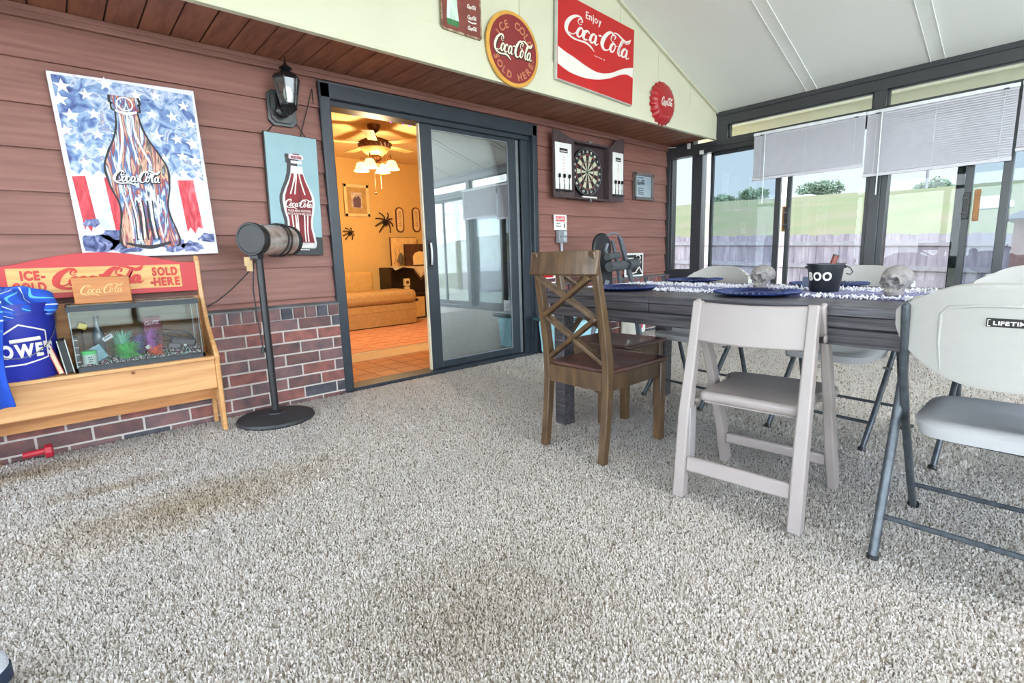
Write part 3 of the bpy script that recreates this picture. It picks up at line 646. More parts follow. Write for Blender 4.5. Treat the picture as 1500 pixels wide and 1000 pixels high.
st = [(.08,.93),(.22,.9),(.25,.8),(.1,.78),(.25,.69),(.11,.62),(.27,.6),(.13,.53),(.38,.86),(.39,.7),(.65,.83),(.80,.83),(.66,.71),(.81,.7),(.94,.8),(.93,.68),(.83,.6),(.69,.58),(.93,.58),(.82,.5),(.94,.5),(.36,.97),(.7,.94),(.56,.93),(.05,.86),(.90,.9),(.05,.70)]
for i, (u, v) in enumerate(st): star(g, u*cw, v*ch, .030 if i % 3 else .036, .15*math.sin(i*3), .0354, .0362)
part('painted_stars', g, mat('white_star_paint', (238, 240, 246), .6, var=.04, scale=40), t, smooth=0)
def bt(y0=.055, H=.86): g = G(); g.M = R0 @ Matrix.Translation((-.02, -ch/2+y0*ch, 0)); return g, H*ch
g, H = bt(); g.prism([(x*1.05+.012*(1-y/H), y) for x, y in bottle_poly(H, 1.22)], .0362, .0368); part('painted_bottle', g, multi('streaky_glass_paint', [(24, 26, 34), (70, 84, 110), (226, 224, 226), (60, 110, 160), (150, 56, 60), (214, 176, 150), (40, 46, 52), (200, 210, 222)], 9, (3.0, 3.0, .45), dist=1.2), t, smooth=0)
g, H = bt()
for s in (-1, 1): stroke(g, [(s*r*H*1.26+.012*(1-tt), tt*H, .008+.004*math.sin(tt*40)) for tt, r in BOT], .0368, .0374)
for k in range(-2, 3):
    stroke(g, [(k*.032*H, .05*H, .008), (k*.026*H, .2*H, .012), (k*.030*H, .32*H, .006)], .0368, .0374)
stroke(g, [(-.13*H, .03*H, .012), (0, .0, .02), (.13*H, .03*H, .014)], .0368, .0374)
part('dark_outlines', g, mat('dark_bottle_line', (36, 36, 42), .6), t, smooth=0)
g, H = bt()
for k, (x0, x1, w_) in enumerate(((-.085, -.10, .010), (-.02, -.01, .008), (.05, .055, .012), (.09, .10, .006), (-.055, -.06, .005))):
    stroke(g, [(x0*H, .06*H, .003), (x1*H*.8, .2*H, w_), (x1*H, .36*H, .004)], .0368, .0376)
for x0, x1, w_ in ((-.04, -.085, .012), (.0, .02, .008), (.03, .09, .01)): stroke(g, [(x0*H, .88*H, .004), (x0*H*1.1, .74*H, w_), (x1*H, .56*H, .005)], .0368, .0376)
ring(g, .03, .036, .0368, .0374, 0, .97*H*.98); stroke(g, [(-.06*H, .905*H, .01), (0, .89*H, .014), (.06*H, .905*H, .01)], .0368, .0376)
script(g, .27*H, .105*H, .0378, .0392, 1.1, 0, .47*H)
part('white_highlights', g, mat('white_highlight_paint', (238, 238, 244), .5), t, smooth=0)
g, H = bt(); script(g, .27*H, .105*H, .0370, .0374, 1.9, .004, .465*H); part('script_shadow', g, mat('dark_bottle_line', (36, 36, 42), .6), t, smooth=0)

# ---- bottle sign hanging from the lantern
cs = [at(*q, Y=3.53) for q in ((381, 193), (464, 203), (468, 375), (402, 372))]; c = sum(cs, Vector())/4; sw, shh = .335, .765
t = thing('bottle_sign', 'hanging pale blue sign with a full red cola bottle, behind the patio heater', 'sign', (c.x, 3.532, c.z))
def sg(): g = G(); g.M = F0 @ rotm(-1.5); return g
g = sg(); g.box((-sw/2, -shh/2, 0), (sw/2, shh/2, .022)); part('sign_board', g, M_black, t, bevel=.002)
g = sg(); g.box((-sw/2+.008, -shh/2+.12, .022), (sw/2-.002, shh/2-.003, .0228)); part('blue_field', g, mat('pale_blue_sign_paint', (140, 172, 180), .5, var=.03), t, smooth=0)
def sb(): g = sg(); g.M = g.M @ Matrix.Translation((.025, -shh/2+.045, 0)); return g, .60
g, H = sb(); g.M = g.M @ Matrix.Translation((-.028, -.0, 0)); g.prism(bottle_poly(H, 1.12), .0228, .0231); part('bottle_shadow', g, M_black, t, smooth=0)
g, H = sb(); g.prism(bottle_poly(H, 1.22, 0, .9), .0231, .0234); part('bottle_glass', g, mat('pale_glass_paint', (214, 210, 214), .4), t, smooth=0)
g, H = sb(); g.prism([(x*.98, y) for x, y in bottle_poly(H, 1.06, .06, .80)], .0234, .0237); part('cola_fill', g, multi('dark_cola_paint', [(58, 8, 14), (110, 16, 26), (140, 26, 34), (96, 14, 20)], 9, (4, 4, .6)), t, smooth=0)
g, H = sb()
for x0, w_ in ((-.10, .010), (-.055, .014), (-.03, .006), (.06, .004), (.1, .005)): stroke(g, [(x0*H*.8, .07*H, .004), (x0*H*.75, .2*H, w_), (x0*H*.85, .36*H, .004)], .0237, .0241)
for x0, x1, w_ in ((-.03, -.085, .012), (-.012, -.04, .008), (.025, .07, .005)): stroke(g, [(x0*H, .86*H, .01), (x0*H, .76*H, w_), (x1*H, .58*H, .004)], .0237, .0241)
stroke(g, [(-.13*H, .035*H, .012), (0, .02*H, .014), (.13*H, .035*H, .012)], .0237, .0241)
script(g, .30*H, .115*H, .0244, .0256, 1.15, 0, .475*H)
text(g, 'TRADE MARK REGISTERED', .25*H, .022*H, .0241, .0246, 0, .405*H, .01); text(g, "BOTTLE PAT'D DEC.25,1923", .25*H, .022*H, .0241, .0246, 0, .372*H, .01)
part('white_lettering', g, M_white, t, smooth=0)
g, H = sb(); g.prism(bottle_poly(H, 1.2, .95, 1), .0234, .0245); g.box((-.035, .905*H, .0234), (.035, .935*H, .024)); part('bottle_cap', g, mat('pale_cap_paint', (220, 206, 210), .5), t, smooth=0)
g, H = sb()
for k in range(7): stroke(g, [(-.03+.01*k, .955*H, .003), (-.03+.01*k, .985*H, .003)], .0245, .0249)
stroke(g, [(-.02, 1.0*H, .004), (0, 1.004*H, .008), (.02, 1.0*H, .004)], .0245, .0249); part('cap_marks', g, M_maroon, t, smooth=0)
g = sg(); dashes(g, .08, 7, .022, .0224, .04, -shh/2+.035, .006, 4); part('small_print', g, M_white, t, smooth=0)
g = G(); L = Vector(t.location)
for q0, q1 in (((392, 193), (402, 180)), ((448, 202), (428, 172)), ((440, 200), (457, 130)), ((457, 130), (459, 152))):
    a, b = at(*q0, Y=3.52)-L, at(*q1, Y=3.535)-L; g.tube([a, b], .003, 6)
part('hanging_cord', g, mat('dark_cord', (36, 34, 32), .7), t)

# ---- wall lantern
bp = at(410, 160, Y=3.54); t = thing('wall_lantern', 'black wall lantern with clear glass sides, beside the sliding door', 'wall lamp', (bp.x+.005, 3.531, bp.z))
M_iron = mat('gloss_black_lantern', (26, 27, 30), .25, spec=.7)
g = G(); g.M = F0
def octa(w, h, c): return [(-w+c, -h), (w-c, -h), (w, -h+c), (w, h-c), (w-c, h), (-w+c, h), (-w, h-c), (-w, -h+c)]
g.prism(octa(.088, .108, .03), -.003, .014); g.prism(octa(.07, .09, .025), .014, .024); part('back_plate', g, M_iron, t, bevel=.002)
lc = at(420, 134, Y=3.42)-Vector(t.location); lx, ly = lc.x, -.125
zb_, zt_ = at(420, 156, Y=3.42).z-bp.z, at(420, 117, Y=3.42).z-bp.z
g = G(); g.lathe([(.0, zb_-.05), (.014, zb_-.048), (.02, zb_-.04), (.05, zb_-.015), (.045, zb_)], 20, c=(lx, ly, 0)); g.tube([(0, -.02, zb_-.01), (lx*.5, ly*.55, zb_-.03), (lx, ly, zb_-.03)], .014, 10); g.ell((0, -.03, zb_-.005), (.045, .02, .045)); part('lamp_bracket', g, M_iron, t)
g = G(); g.lathe([(.048, zb_), (.052, zb_+.008), (.05, zb_+.012)], 6, c=(lx, ly, 0)); g.lathe([(.078, zt_-.008), (.086, zt_), (.07, zt_+.02), (.035, zt_+.04), (.0, zt_+.045)], 6, c=(lx, ly, 0))
for k in range(6): a = 2*PI*k/6; g.tube([(lx+.048*math.cos(a), ly+.048*math.sin(a), zb_), (lx+.078*math.cos(a), ly+.078*math.sin(a), zt_)], .004, 6)
part('lamp_cage', g, M_iron, t, smooth=20)
g = G(); g.lathe([(.0, zt_+.04), (.012, zt_+.045), (.04, zt_+.058), (.034, zt_+.066), (.01, zt_+.085), (.004, zt_+.1), (.003, zt_+.13), (.0, zt_+.131)], 20, c=(lx, ly, 0)); part('finial', g, M_iron, t)
g = G(); g.lathe([(.046, zb_+.004), (.076, zt_-.004)], 6, c=(lx, ly, 0)); g.f = g.f[:6]; g.fm = g.fm[:6]; part('glass_panes', g, glass('lantern_glass', (.82, .86, .84), 1.2, .06), t, smooth=0)
g = G(); g.lathe([(.012, zb_), (.014, zb_+.03), (.024, zb_+.05), (.027, zb_+.08), (.018, zb_+.11), (.0, zb_+.118)], 16, c=(lx, ly, 0)); part('light_bulb', g, mat('frosted_bulb', (246, 248, 240), .3), t)
# ---- signs on the gable
c = at(753, 72, Y=2.90); t = thing('round_sign', 'round maroon sign with a yellow rim reading ICE COLD and SOLD HERE', 'sign', (c.x, 2.925, c.z-.002))
g = G(); g.M = F0; disc(g, .252, .002, .022, seg=64); part('sign_rim', g, mat('yellow_ochre_rim', (214, 158, 66), .45), t, bevel=.005)
g = G(); g.M = F0; disc(g, .226, .022, .0235, seg=64); part('sign_face', g, M_maroon, t, smooth=0)
g = G(); g.M = F0; arctext(g, 'ICE COLD', .168, .072, 150, 22, .0235, .0245); arctext(g, 'SOLD HERE', .182, .066, 205, 335, .0235, .0245, inward=True); disc(g, .006, .0235, .024, .19, -.045, 12); part('ring_lettering', g, mat('tan_lettering', (196, 128, 88), .5), t, smooth=0)
g = G(); g.M = F0 @ rotm(-2); script(g, .37, .165, .0236, .0250, 1.9, .004, -.004); part('script_outline', g, mat('dark_green_black', (52, 44, 26), .5), t, smooth=0)
g = G(); g.M = F0 @ rotm(-2); script(g, .37, .165, .0256, .0272, 1.0, 0, 0); part('script_lettering', g, mat('cream_lettering', (246, 236, 212), .5), t, smooth=0)

bl, br, tr_ = at(818, 115, Y=2.89), at(928, 155, Y=2.89), at(928, 43, Y=2.89); SW, SH = (br-bl).length, (tr_-br).length
cc = (bl+tr_)/2; ang = math.degrees(math.atan2(br.z-bl.z, br.x-bl.x))
t = thing('enjoy_sign', 'big square red metal sign reading Enjoy over a white wave, on the gable', 'sign', (cc.x, 2.928, cc.z))
def eg(): g = G(); g.M = F0 @ rotm(ang); return g
g = eg(); g.box((-SW/2, -SH/2, .004), (SW/2, SH/2, .036)); part('sign_box', g, mat('white_grey_edge', (206, 204, 200), .4), t, bevel=.003)
g = eg(); g.box((-SW/2+.004, -SH/2+.004, .036), (SW/2-.004, SH/2-.004, .0372)); part('red_face', g, M_cola, t, smooth=0)
U = lambda u, v: ((u-.5)*SW*.985, (.5-v)*SH*.985)
g = eg()
top = [(0,.63),(.10,.665),(.19,.685),(.34,.73),(.5,.75),(.66,.70),(.82,.59),(.92,.535),(1,.50)]; bot = [(0,.83),(.10,.87),(.19,.885),(.34,.88),(.5,.84),(.66,.765),(.82,.66),(.92,.625),(1,.64)]
tp, bo = spline(top, 6), spline(bot, 6)
g.add([(*U(*p), .0378) for p in tp]+[(*U(*p), .0378) for p in bo], [(i, len(tp)+i, len(tp)+i+1, i+1) for i in range(len(tp)-1)]); part('white_wave', g, M_white, t, smooth=0)
g = eg(); x, y = U(.52, .335); script(g, .86*SW, .36*SH, .0374, .0386, 1.0, x, y); x, y = U(.43, .115); text(g, 'Enjoy', .20*SW, .088*SH, .0374, .0384, x, y, .012); x, y = U(.5, .555); text(g, 'TRADE-MARK', .11*SW, .012*SH, .0374, .038, x, y-.004, .01); ring(g, .006, .008, .0374, .038, U(.58, .555)[0], U(.58, .555)[1]-.004)
part('white_lettering', g, M_white, t, smooth=0)

c = at(974, 151, Y=2.885); t = thing('bottle_cap_sign', 'round red bottle cap sign with a crimped edge, nearest the corner window', 'sign', (c.x, 2.928, c.z))
g = G(); g.M = F0; g.lathe([(.196, .002), (.19, .02), (.165, .05), (.14, .062), (.10, .066), (.0, .068)], 126, wob=lambda a, r: 1+(.045*(r/.19)**6)*math.cos(21*a)); part('cap_shell', g, M_maroon if False else mat('deep_red_enamel', (166, 30, 36), .3, var=.04), t, smooth=50)
g = G(); g.M = F0; script(g, .19, .10, .0675, .0695, 1.0, 0, 0); part('script_lettering', g, M_white, t, smooth=0)

bl, br = at(648, 42, Y=2.91), at(707, 58, Y=2.91); tw, th = (br-bl).length, .56
t = thing('tin_bottle_sign', 'rusty brown tin sign with a green glass bottle, cut by the top of the picture', 'sign', ((bl.x+br.x)/2, 2.928, (bl.z+br.z)/2+th/2))
g = G(); g.M = F0; g.prism(octa(tw/2, th/2, .014), .003, .012); part('tin_panel', g, mat('rusty_tin_edge', (176, 158, 132), .7, c2=(110, 72, 54), scale=30), t)
g = G(); g.M = F0; g.prism(octa(tw/2-.012, th/2-.012, .012), .012, .0125); part('brown_face', g, mat('brown_red_tin_paint', (134, 66, 56), .5, c2=(112, 52, 44), scale=8), t, smooth=0)
g = G(); g.M = F0 @ Matrix.Translation((-.075, -th/2+.035, 0)); g.prism(bottle_poly(.62, .56, 0, .78), .0125, .0131); part('bottle_body', g, multi('pale_green_glass_paint', [(150, 190, 160), (206, 220, 210), (222, 230, 226)], 8, (3, 3, .5)), t, smooth=0)
g = G(); g.M = F0 @ Matrix.Translation((-.075, -th/2+.035, 0)); g.prism(bottle_poly(.62, .57, 0, .10), .0131, .0135); part('bottle_foot', g, mat('green_glass_foot', (64, 122, 72), .4), t, smooth=0)
g = G(); g.M = F0
for k in range(5): script(g, .075, .032, .0126, .0134, 1.4, .085, -th/2+.055+.066*k); stroke(g, [(.05, -th/2+.03+.066*k, .004), (.085, -th/2+.025+.066*k, .005), (.12, -th/2+.032+.066*k, .003)], .0126, .013) if k in (1,) else None
part('small_script', g, M_white, t, smooth=0)

# ---- dart cabinet
M_cab = mat('dark_plum_cabinet', (78, 62, 64), .5, c2=(60, 46, 48), scale=10, stretch=(4, 4, 1)); YC = 3.48
t = thing('dartboard_cabinet', 'open dark wooden cabinet holding a dartboard and darts, hung right of the door', 'dartboard', (at(861, 252, Y=YC).x, YS-.024, at(861, 252, Y=YC).z))
O = Vector(t.location); lx0, lx1 = at(836, 250, Y=YC).x-O.x, at(890, 250, Y=YC).x-O.x; z0, z1 = at(861, 293, Y=YC).z-O.z, at(861, 210, Y=YC).z-O.z; D = .085
g = G(); g.box((lx0, -.012, z0), (lx1, 0, z1)); part('back_board', g, mat('dark_cabinet_lining', (62, 46, 50), .7), t)
g = G(); e = .018; g.box((lx0, -D, z0), (lx0+e, 0, z1)); g.box((lx1-e, -D, z0), (lx1, 0, z1)); g.box((lx0, -D, z0), (lx1, 0, z0+e)); g.box((lx0, -D, z1-e), (lx1, 0, z1)); part('cabinet_frame', g, M_cab, t, bevel=.002)
g = G(); g.box((-.03, -D-.006, z1-.004), (.03, -D+.01, z1+.012)); g.box((-.012, -D-.008, z0-.02), (.012, -D+.004, z0+.016)); part('latch', g, M_steel, t)
M_scb = mat('white_scoreboard', (236, 234, 230), .4, var=.02)
M_dart = mat('black_dart_plastic', (24, 24, 26), .4)
for s in (-1, 1):
    ex = at(809 if s < 0 else 912, 240, Y=YC-.02).x-O.x; hx = lx0 if s < 0 else lx1; zo = at(809, 187, Y=YC-.02).z-O.z if s < 0 else at(910, 203, Y=YC-.02).z-O.z; zi = z1+.005
    w_ = abs(ex-hx); g = G(); pl = [(0, z0), (w_, z0), (w_, zo-.01), (w_*.7, zo-.015), (w_*.35, zo-.045), (.02, zi+.0), (0, zi)]
    g.prism(pl, 0, .018, lambda a_, b_, h: (hx+s*a_, -D+.004+h-.01, b_)); dr = part('cabinet_door', g, M_cab, t, bevel=.002)
    g = G(); zc0, zc1 = z0+.075, z0+.075+.43; xa, xb = hx+s*.035, hx+s*(w_-.02); g.box((xa, -D-.012, zc0), (xb, -D-.006, zc1)); part('scoreboard', g, M_scb, dr, bevel=.001)
    xm = (xa+xb)/2; hw = abs(xb-xa)/2
    g = G(); g.M = Matrix.Translation((xm, -D-.012, zc1-.07)) @ F0; g.box((-hw*.5, -.02, 0), (hw*.5, .02, .001)); part('brand_block', g, M_black, dr, smooth=0)
    g = G(); g.M = Matrix.Translation((xm, -D-.0135, zc1-.07)) @ F0; dashes(g, hw*.8, 6, 0, .001, 0, -.006, .010, 1); part('brand_lettering', g, M_white, dr, smooth=0)
    g = G(); g.M = Matrix.Translation((xm, -D-.012, 0)) @ F0
    for k in range(9): text(g, str(20-k) if k < 6 else 'B', .02, .014, 0, .001, 0, zc1-.13-.027*k, .0)
    part('score_numbers', g, mat('pale_orange_numbers', (232, 178, 150), .6), dr, smooth=0)
    g = G(); g.box((xa-.0, -D-.03, zc0+.0), (xb, -D-.006, zc0-.016)); part('dart_rack', g, M_dart, dr)
    for k in range(3):
        x = xm+(k-1)*hw*.62; g = G(); g.tube([(x, -D-.022, zc0-.03), (x, -D-.022, zc0+.05)], .004, 8); g.tube([(x, -D-.022, zc0+.05), (x, -D-.022, zc0+.11)], .0025, 6)
        g.hexa([(x-.018, -D-.023, zc0+.11), (x+.018, -D-.023, zc0+.11), (x+.018, -D-.021, zc0+.11), (x-.018, -D-.021, zc0+.11), (x-.012, -D-.023, zc0+.145), (x+.012, -D-.023, zc0+.145), (x+.012, -D-.021, zc0+.145), (x-.012, -D-.021, zc0+.145)])
        g.box((x-.001, -D-.038, zc0+.11), (x+.001, -D-.008, zc0+.14)); d = part('dart', g, M_dart, dr)
RB = at(861, 217, Y=YC-.03).z-O.z; RB = .236
def bd(): g = G(); g.M = Matrix.Translation((0, -.012, 0)) @ F0; return g
g = bd(); disc(g, RB, 0, .036, seg=64); db = part('dartboard', g, M_black, t, bevel=.006)
g = bd(); gb = bd(); r1 = RB*.75
for k in range(20):
    a0 = 2*PI*(k-.5)/20+PI/2; P = [(.018*math.cos(a0), .018*math.sin(a0))]+[(r1*math.cos(a0+PI/10*j/4), r1*math.sin(a0+PI/10*j/4)) for j in range(5)]+[(.018*math.cos(a0+PI/10), .018*math.sin(a0+PI/10))]
    (g if k % 2 else gb).prism(P, .036, .0368)
part('pale_segments', g, mat('cream_sisal', (212, 206, 178), .8), db, smooth=0); part('black_segments', gb, mat('black_sisal', (38, 36, 34), .8), db, smooth=0)
for odd, nm, cm in ((0, 'red_beds', (150, 48, 44)), (1, 'green_beds', (70, 96, 68))):
    g = bd()
    for k in range(20):
        if k % 2 != odd: continue
        a0 = 2*PI*(k-.5)/20+PI/2
        for ra, rb in ((r1-.012, r1), (r1*.60-.010, r1*.60)):
            P = [(rb*math.cos(a0+PI/10*j/4), rb*math.sin(a0+PI/10*j/4)) for j in range(5)]+[(ra*math.cos(a0+PI/10*j/4), ra*math.sin(a0+PI/10*j/4)) for j in (4, 3, 2, 1, 0)]; g.prism(P, .0368, .0372)
    part(nm, g, mat(nm, cm, .8), db, smooth=0)
g = bd(); disc(g, .016, .036, .0375, seg=20); part('bullseye', g, mat('green_beds', (70, 96, 68), .8), db, smooth=0)
g = bd()
for r in (r1, r1-.013, r1*.6, r1*.6-.011, .017): ring(g, r-.0008, r+.0008, .0372, .0382)
for k in range(20): a = 2*PI*(k+.5)/20; g.bar((.017*math.cos(a), .017*math.sin(a), .0375), (r1*math.cos(a), r1*math.sin(a), .0375), .0014, .0012)
ring(g, RB*.955, RB*.975, .036, .039); part('wire', g, M_steel, db, smooth=0)
g = bd()
for i, s in enumerate((20, 1, 18, 4, 13, 6, 10, 15, 2, 17, 3, 19, 7, 16, 8, 11, 14, 9, 12, 5)):
    a = PI/2-2*PI*i/20; q = len(str(s)); text(g, str(s), .012*q+.004, .026, .036, .0385, RB*.85*math.cos(a), RB*.85*math.sin(a), .0)
part('board_numbers', g, M_white, db, smooth=0)
g = G(); g.box((-.10, -D+.01, z0+.018), (.12, -D+.03, z0+.035)); part('chalk', g, M_white, t)

# ---- framed mirror print
cs = [at(*q, Y=3.52) for q in ((928, 252), (957, 257), (956, 293), (928, 291))]; c = sum(cs, Vector())/4; fw, fh = .38, .30
t = thing('framed_mirror_sign', 'small grey-framed mirrored sign with dark script, between the dart cabinet and the corner', 'sign', (c.x, YS-.024, c.z))
g = G(); g.M = F0
for s in (-1, 1): g.box((s*fw/2, -fh/2, 0), (s*(fw/2-.032), fh/2, .03)); g.box((-fw/2, s*fh/2, 0), (fw/2, s*(fh/2-.032), .03))
part('frame', g, mat('grey_brown_frame', (112, 106, 104), .5), t, bevel=.003)
g = G(); g.M = F0; g.box((-fw/2+.03, -fh/2+.03, .005), (fw/2-.03, fh/2-.03, .012)); part('mirror', g, mat('silvery_mirror', (196, 208, 214), .2, metal=.3, c2=(150, 172, 186), scale=2), t)
g = G(); g.M = F0; script(g, .15, .07, .0122, .0132, 1.3, -.05, .04)
for k in range(4): dashes(g, .12, 7, .0122, .0128, -.05, -.02-.022*k, .010, k)
dashes(g, .10, 4, .0122, .0128, -.05, .095, .012, 9); part('dark_lettering', g, M_black, t, smooth=0)

# ---- outlet with a little sign above
a, b = at(811, 314, Y=3.53), at(830, 337, Y=3.53); t = thing('cola_notice_sign', 'small white notice with a red label, fixed above the grey outlet box', 'sign', ((a.x+b.x)/2, YS-.024, (a.z+b.z)/2))
hw, hh = (b.x-a.x)/2, (a.z-b.z)/2; g = G(); g.M = F0; g.box((-hw, -hh, 0), (hw, hh, .006)); part('notice_plate', g, mat('white_sign_plate', (240, 236, 230), .4), t, bevel=.002)
g = G(); g.M = F0; g.box((-hw*.72, hh*.12, .006), (hw*.72, hh*.8, .0066)); part('red_label', g, mat('faded_red_label', (222, 88, 100), .5), t, smooth=0)
g = G(); g.M = F0; script(g, hw*1.2, hh*.4, .0067, .0076, 1.3, 0, hh*.46); part('label_script', g, M_white, t, smooth=0)
g = G(); g.M = F0; dashes(g, hw*.6, 3, .006, .0066, -hw*.3, -hh*.15, hh*.12, 2); dashes(g, hw*.8, 4, .006, .0066, -hw*.25, -hh*.5, hh*.12, 3); part('notice_text', g, mat('green_black_text', (54, 66, 48), .5), t, smooth=0)
g = G(); g.M = F0 @ Matrix.Translation((hw*.6, -hh*.72, 0)); g.prism(bottle_poly(hh*.75), .006, .0068); part('bottle_mark', g, M_black, t, smooth=0)
a, b = at(817, 338, Y=3.50), at(830, 355, Y=3.50); t = thing('outlet_box', 'grey weatherproof outlet box with conduit, on the siding right of the sliding door', 'power outlet', ((a.x+b.x)/2, YS-.024, (a.z+b.z)/2))
hw, hh = .06, .062; g = G(); g.M = F0; g.box((-hw, -hh, 0), (hw, hh, .05)); part('box_body', g, mat('grey_cast_box', (142, 146, 150), .5), t, bevel=.006)
for s in (-1, 1):
    g = G(); g.M = F0; disc(g, .023, .05, .06, .018, s*.03, 20); lid = part('outlet_cover', g, mat('light_grey_cover', (186, 190, 194), .5), t, bevel=.002)
g = G(); g.M = F0; disc(g, .012, .05, .056, -.032, 0, 6); part('box_screw', g, M_steel, t)
g = G(); g.tube([(.0, -.025, -hh+.004), (.0, -.025, -.425)], .012, 10); g.box((-.02, -.045, -.30), (.02, .0, -.28)); part('conduit', g, mat('grey_conduit', (178, 182, 186), .4), t)

# ============================================================ HEATER, BENCH AND WHAT IS ON IT
t = thing('patio_heater', 'free-standing black pole heater with a round chrome head, left of the sliding door', 'heater', (.905, 3.22, 0))
M_bp = mat('satin_black_metal', (34, 35, 38), .4)
BX = at(394, 612, Z=.02)
g = G(); g.lathe([(.0, 0), (.215, 0), (.222, .01), (.215, .024), (.17, .034), (.05, .042), (.045, .05), (.0, .05)], 48); part('base', g, mat('black_plastic_base', (46, 47, 50), .55, bump=.3, bscale=30), t)
g = G(); g.tube([(0, 0, .045), (0, 0, 1.02)], .0205, 16); g.lathe([(.032, .05), (.034, .056), (.028, .062), (.0205, .064)], 20); part('pole', g, M_bp, t)
g = G(); g.tube([(-.03, .01, .42), (-.03, .01, .45)], .012, 10); g.tube([(-.028, 0, .98), (-.045, .02, .8), (-.038, .02, .6), (-.03, .01, .45)], .004, 8); part('power_cord', g, M_bp, t)
hd = Vector((.80, .60, 0)).normalized(); P0 = at(366, 350, Y=3.17)-Vector(t.location); R1 = .091
Mh = Matrix.Translation(P0) @ Matrix((hd, Vector((0, 0, 1)).cross(hd), Vector((0, 0, 1)))).transposed().to_4x4()
g = G(); g.M = Mh; g.lathe([(.0, .004), (.078, .004), (.082, 0), (R1, 0), (R1+.003, .004), (R1+.003, .03), (R1, .034)], 40, axis='x'); g.lathe([(R1-.003, .034), (R1-.002, .06)], 40, axis='x'); hh_ = part('head_end_cap', g, mat('black_end_cap', (40, 40, 42), .45), t)
g = G(); g.M = Mh; g.lathe([(R1-.004, .03), (R1-.004, .34)], 64, axis='x', wob=lambda a, r: 1+.012*math.cos(32*a)); part('reflector_drum', g, mat('polished_chrome_drum', (226, 218, 212), .25, metal=.6, c2=(190, 168, 156), scale=3, stretch=(.5, 8, 8)), t, smooth=60)
g = G(); g.M = Mh; g.lathe([(R1, .335), (R1+.002, .34), (R1+.002, .365), (R1-.01, .372), (0, .372)], 40, axis='x'); part('rear_cap', g, mat('black_end_cap', (40, 40, 42), .45), t)
g = G(); g.M = Mh
for k, x0 in enumerate((.22, .27)):
    g.tube([(x0+.02*math.sin(a*PI/12+k), (R1+.006)*math.cos(a*PI/12), (R1+.006)*math.sin(a*PI/12)) for a in range(25)], .0055, 8)
part('wound_cable', g, mat('black_rubber_cable', (28, 28, 30), .6), t)
g = G(); g.M = Mh; g.box((.01, -.03, -R1-.02), (.06, .03, -R1+.01)); part('head_bracket', g, M_bp, t)
g = G(); q = P0+Vector((-.03, .0, -.10)); g.box((q.x-.012, q.y, q.z-.05), (q.x+.018, q.y+.004, q.z+.0)); g.box((q.x-.002, q.y+.005, q.z-.08), (q.x+.03, q.y+.009, q.z-.02)); part('paper_tag', g, mat('tan_paper_tag', (196, 166, 124), .8), t)
g = G(); g.M = Mh; g.box((.045, -.03, R1*.75), (.07, .0, R1*.93)); part('rating_label', g, mat('pale_label', (222, 206, 170), .6), t)
t = tag(build('extension_cord', (lambda g: (g.tube([at(*q, Y=3.47) for q in ((304, 449), (318, 441), (338, 425), (355, 408), (366, 396), (374, 382))]+[at(384, 360, Y=3.46)], .0035, 8), g)[1])(G()), M_bp), 'thin black cord running across the siding from the bench to the heater', 'cord')

# ---- the wooden bench
XB0, XB1 = -.34, .64
M_pine = mat('varnished_pine', (204, 156, 104), .4, c2=(186, 132, 80), scale=5, stretch=(.6, 6, 8), coat=.2)
M_pine2 = mat('dark_orange_pine', (196, 138, 80), .5, c2=(172, 108, 56), scale=5, stretch=(.6, 6, 8))  # darker, more orange pine for the recessed boards
M_redp = mat('red_bench_paint', (188, 38, 44), .45, var=.06, scale=6)
bn = thing('wooden_bench', 'pine bench with a red arched backboard and carved cola lettering, against the brick', 'bench', (XB0, 3.225, 0)); BW = XB1-XB0
side = [(0, 0), (.055, 0), (.03, .30), (.26, .30), (.245, .02), (.25, 1.0), (.215, 1.01), (.20, .985), (.205, .86), (.19, .72), (.14, .60), (.06, .50), (.0, .46), (-.012, .44), (.0, .42), (-.004, .3)]
side = [(-.004, 0), (.05, 0), (.075, .16), (.20, .16), (.22, 0), (.25, 0), (.25, .99), (.235, 1.005), (.215, 1.0), (.20, .97), (.203, .86), (.185, .74), (.14, .62), (.06, .52), (.0, .465), (-.012, .44), (-.004, .41)]
for x in (0, BW-.024): g = G(); g.prism(side, x, x+.024, lambda a, b, h: (h, a, b)); part('side_panel', g, M_pine, bn, bevel=.006)
g = G(); g.box((.024, -.012, .422), (BW-.024, .225, .442)); part('seat', g, M_pine, bn, bevel=.004)
g = G(); g.box((.024, .012, .255), (BW-.024, .032, .422)); fb = part('front_board', g, M_pine, bn, bevel=.003)
g = G()
for q in ((195, 546), (8, 592)): p_ = at(*q, Y=3.236); g.ell((p_.x-XB0, .0115, p_.z), (.009, .002, .008), 12, 6)
part('wood_knot', g, mat('dark_wood_knot', (110, 60, 34), .5), fb)
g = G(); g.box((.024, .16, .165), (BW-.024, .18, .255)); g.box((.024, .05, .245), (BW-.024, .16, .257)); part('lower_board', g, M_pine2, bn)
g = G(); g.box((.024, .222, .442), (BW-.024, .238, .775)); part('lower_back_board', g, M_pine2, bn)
P = [(0, .805), (0, .975)]; n = 28
for i in range(n+1):
    u = i/n; P.append((.024+(BW-.048)*u, .968+.062*(math.sin(PI*min(1, max(0, (u-.14)/.80)))**1.2)))
P += [(BW-.024, .805)]; P[0] = (.024, .805); P[1] = (.024, .966)
g = G(); g.prism(P, .205, .225, lambda a, b, h: (a, h, b)); part('arched_backboard', g, M_redp, bn, bevel=.003)
g = G(); g.box((.17, .2025, .832), (BW-.10, .2045, .957)); part('sign_field', g, mat('yellow_pine_field', (222, 172, 108), .5, c2=(206, 150, 86), scale=6, stretch=(.6, 4, 8)), bn, smooth=0)
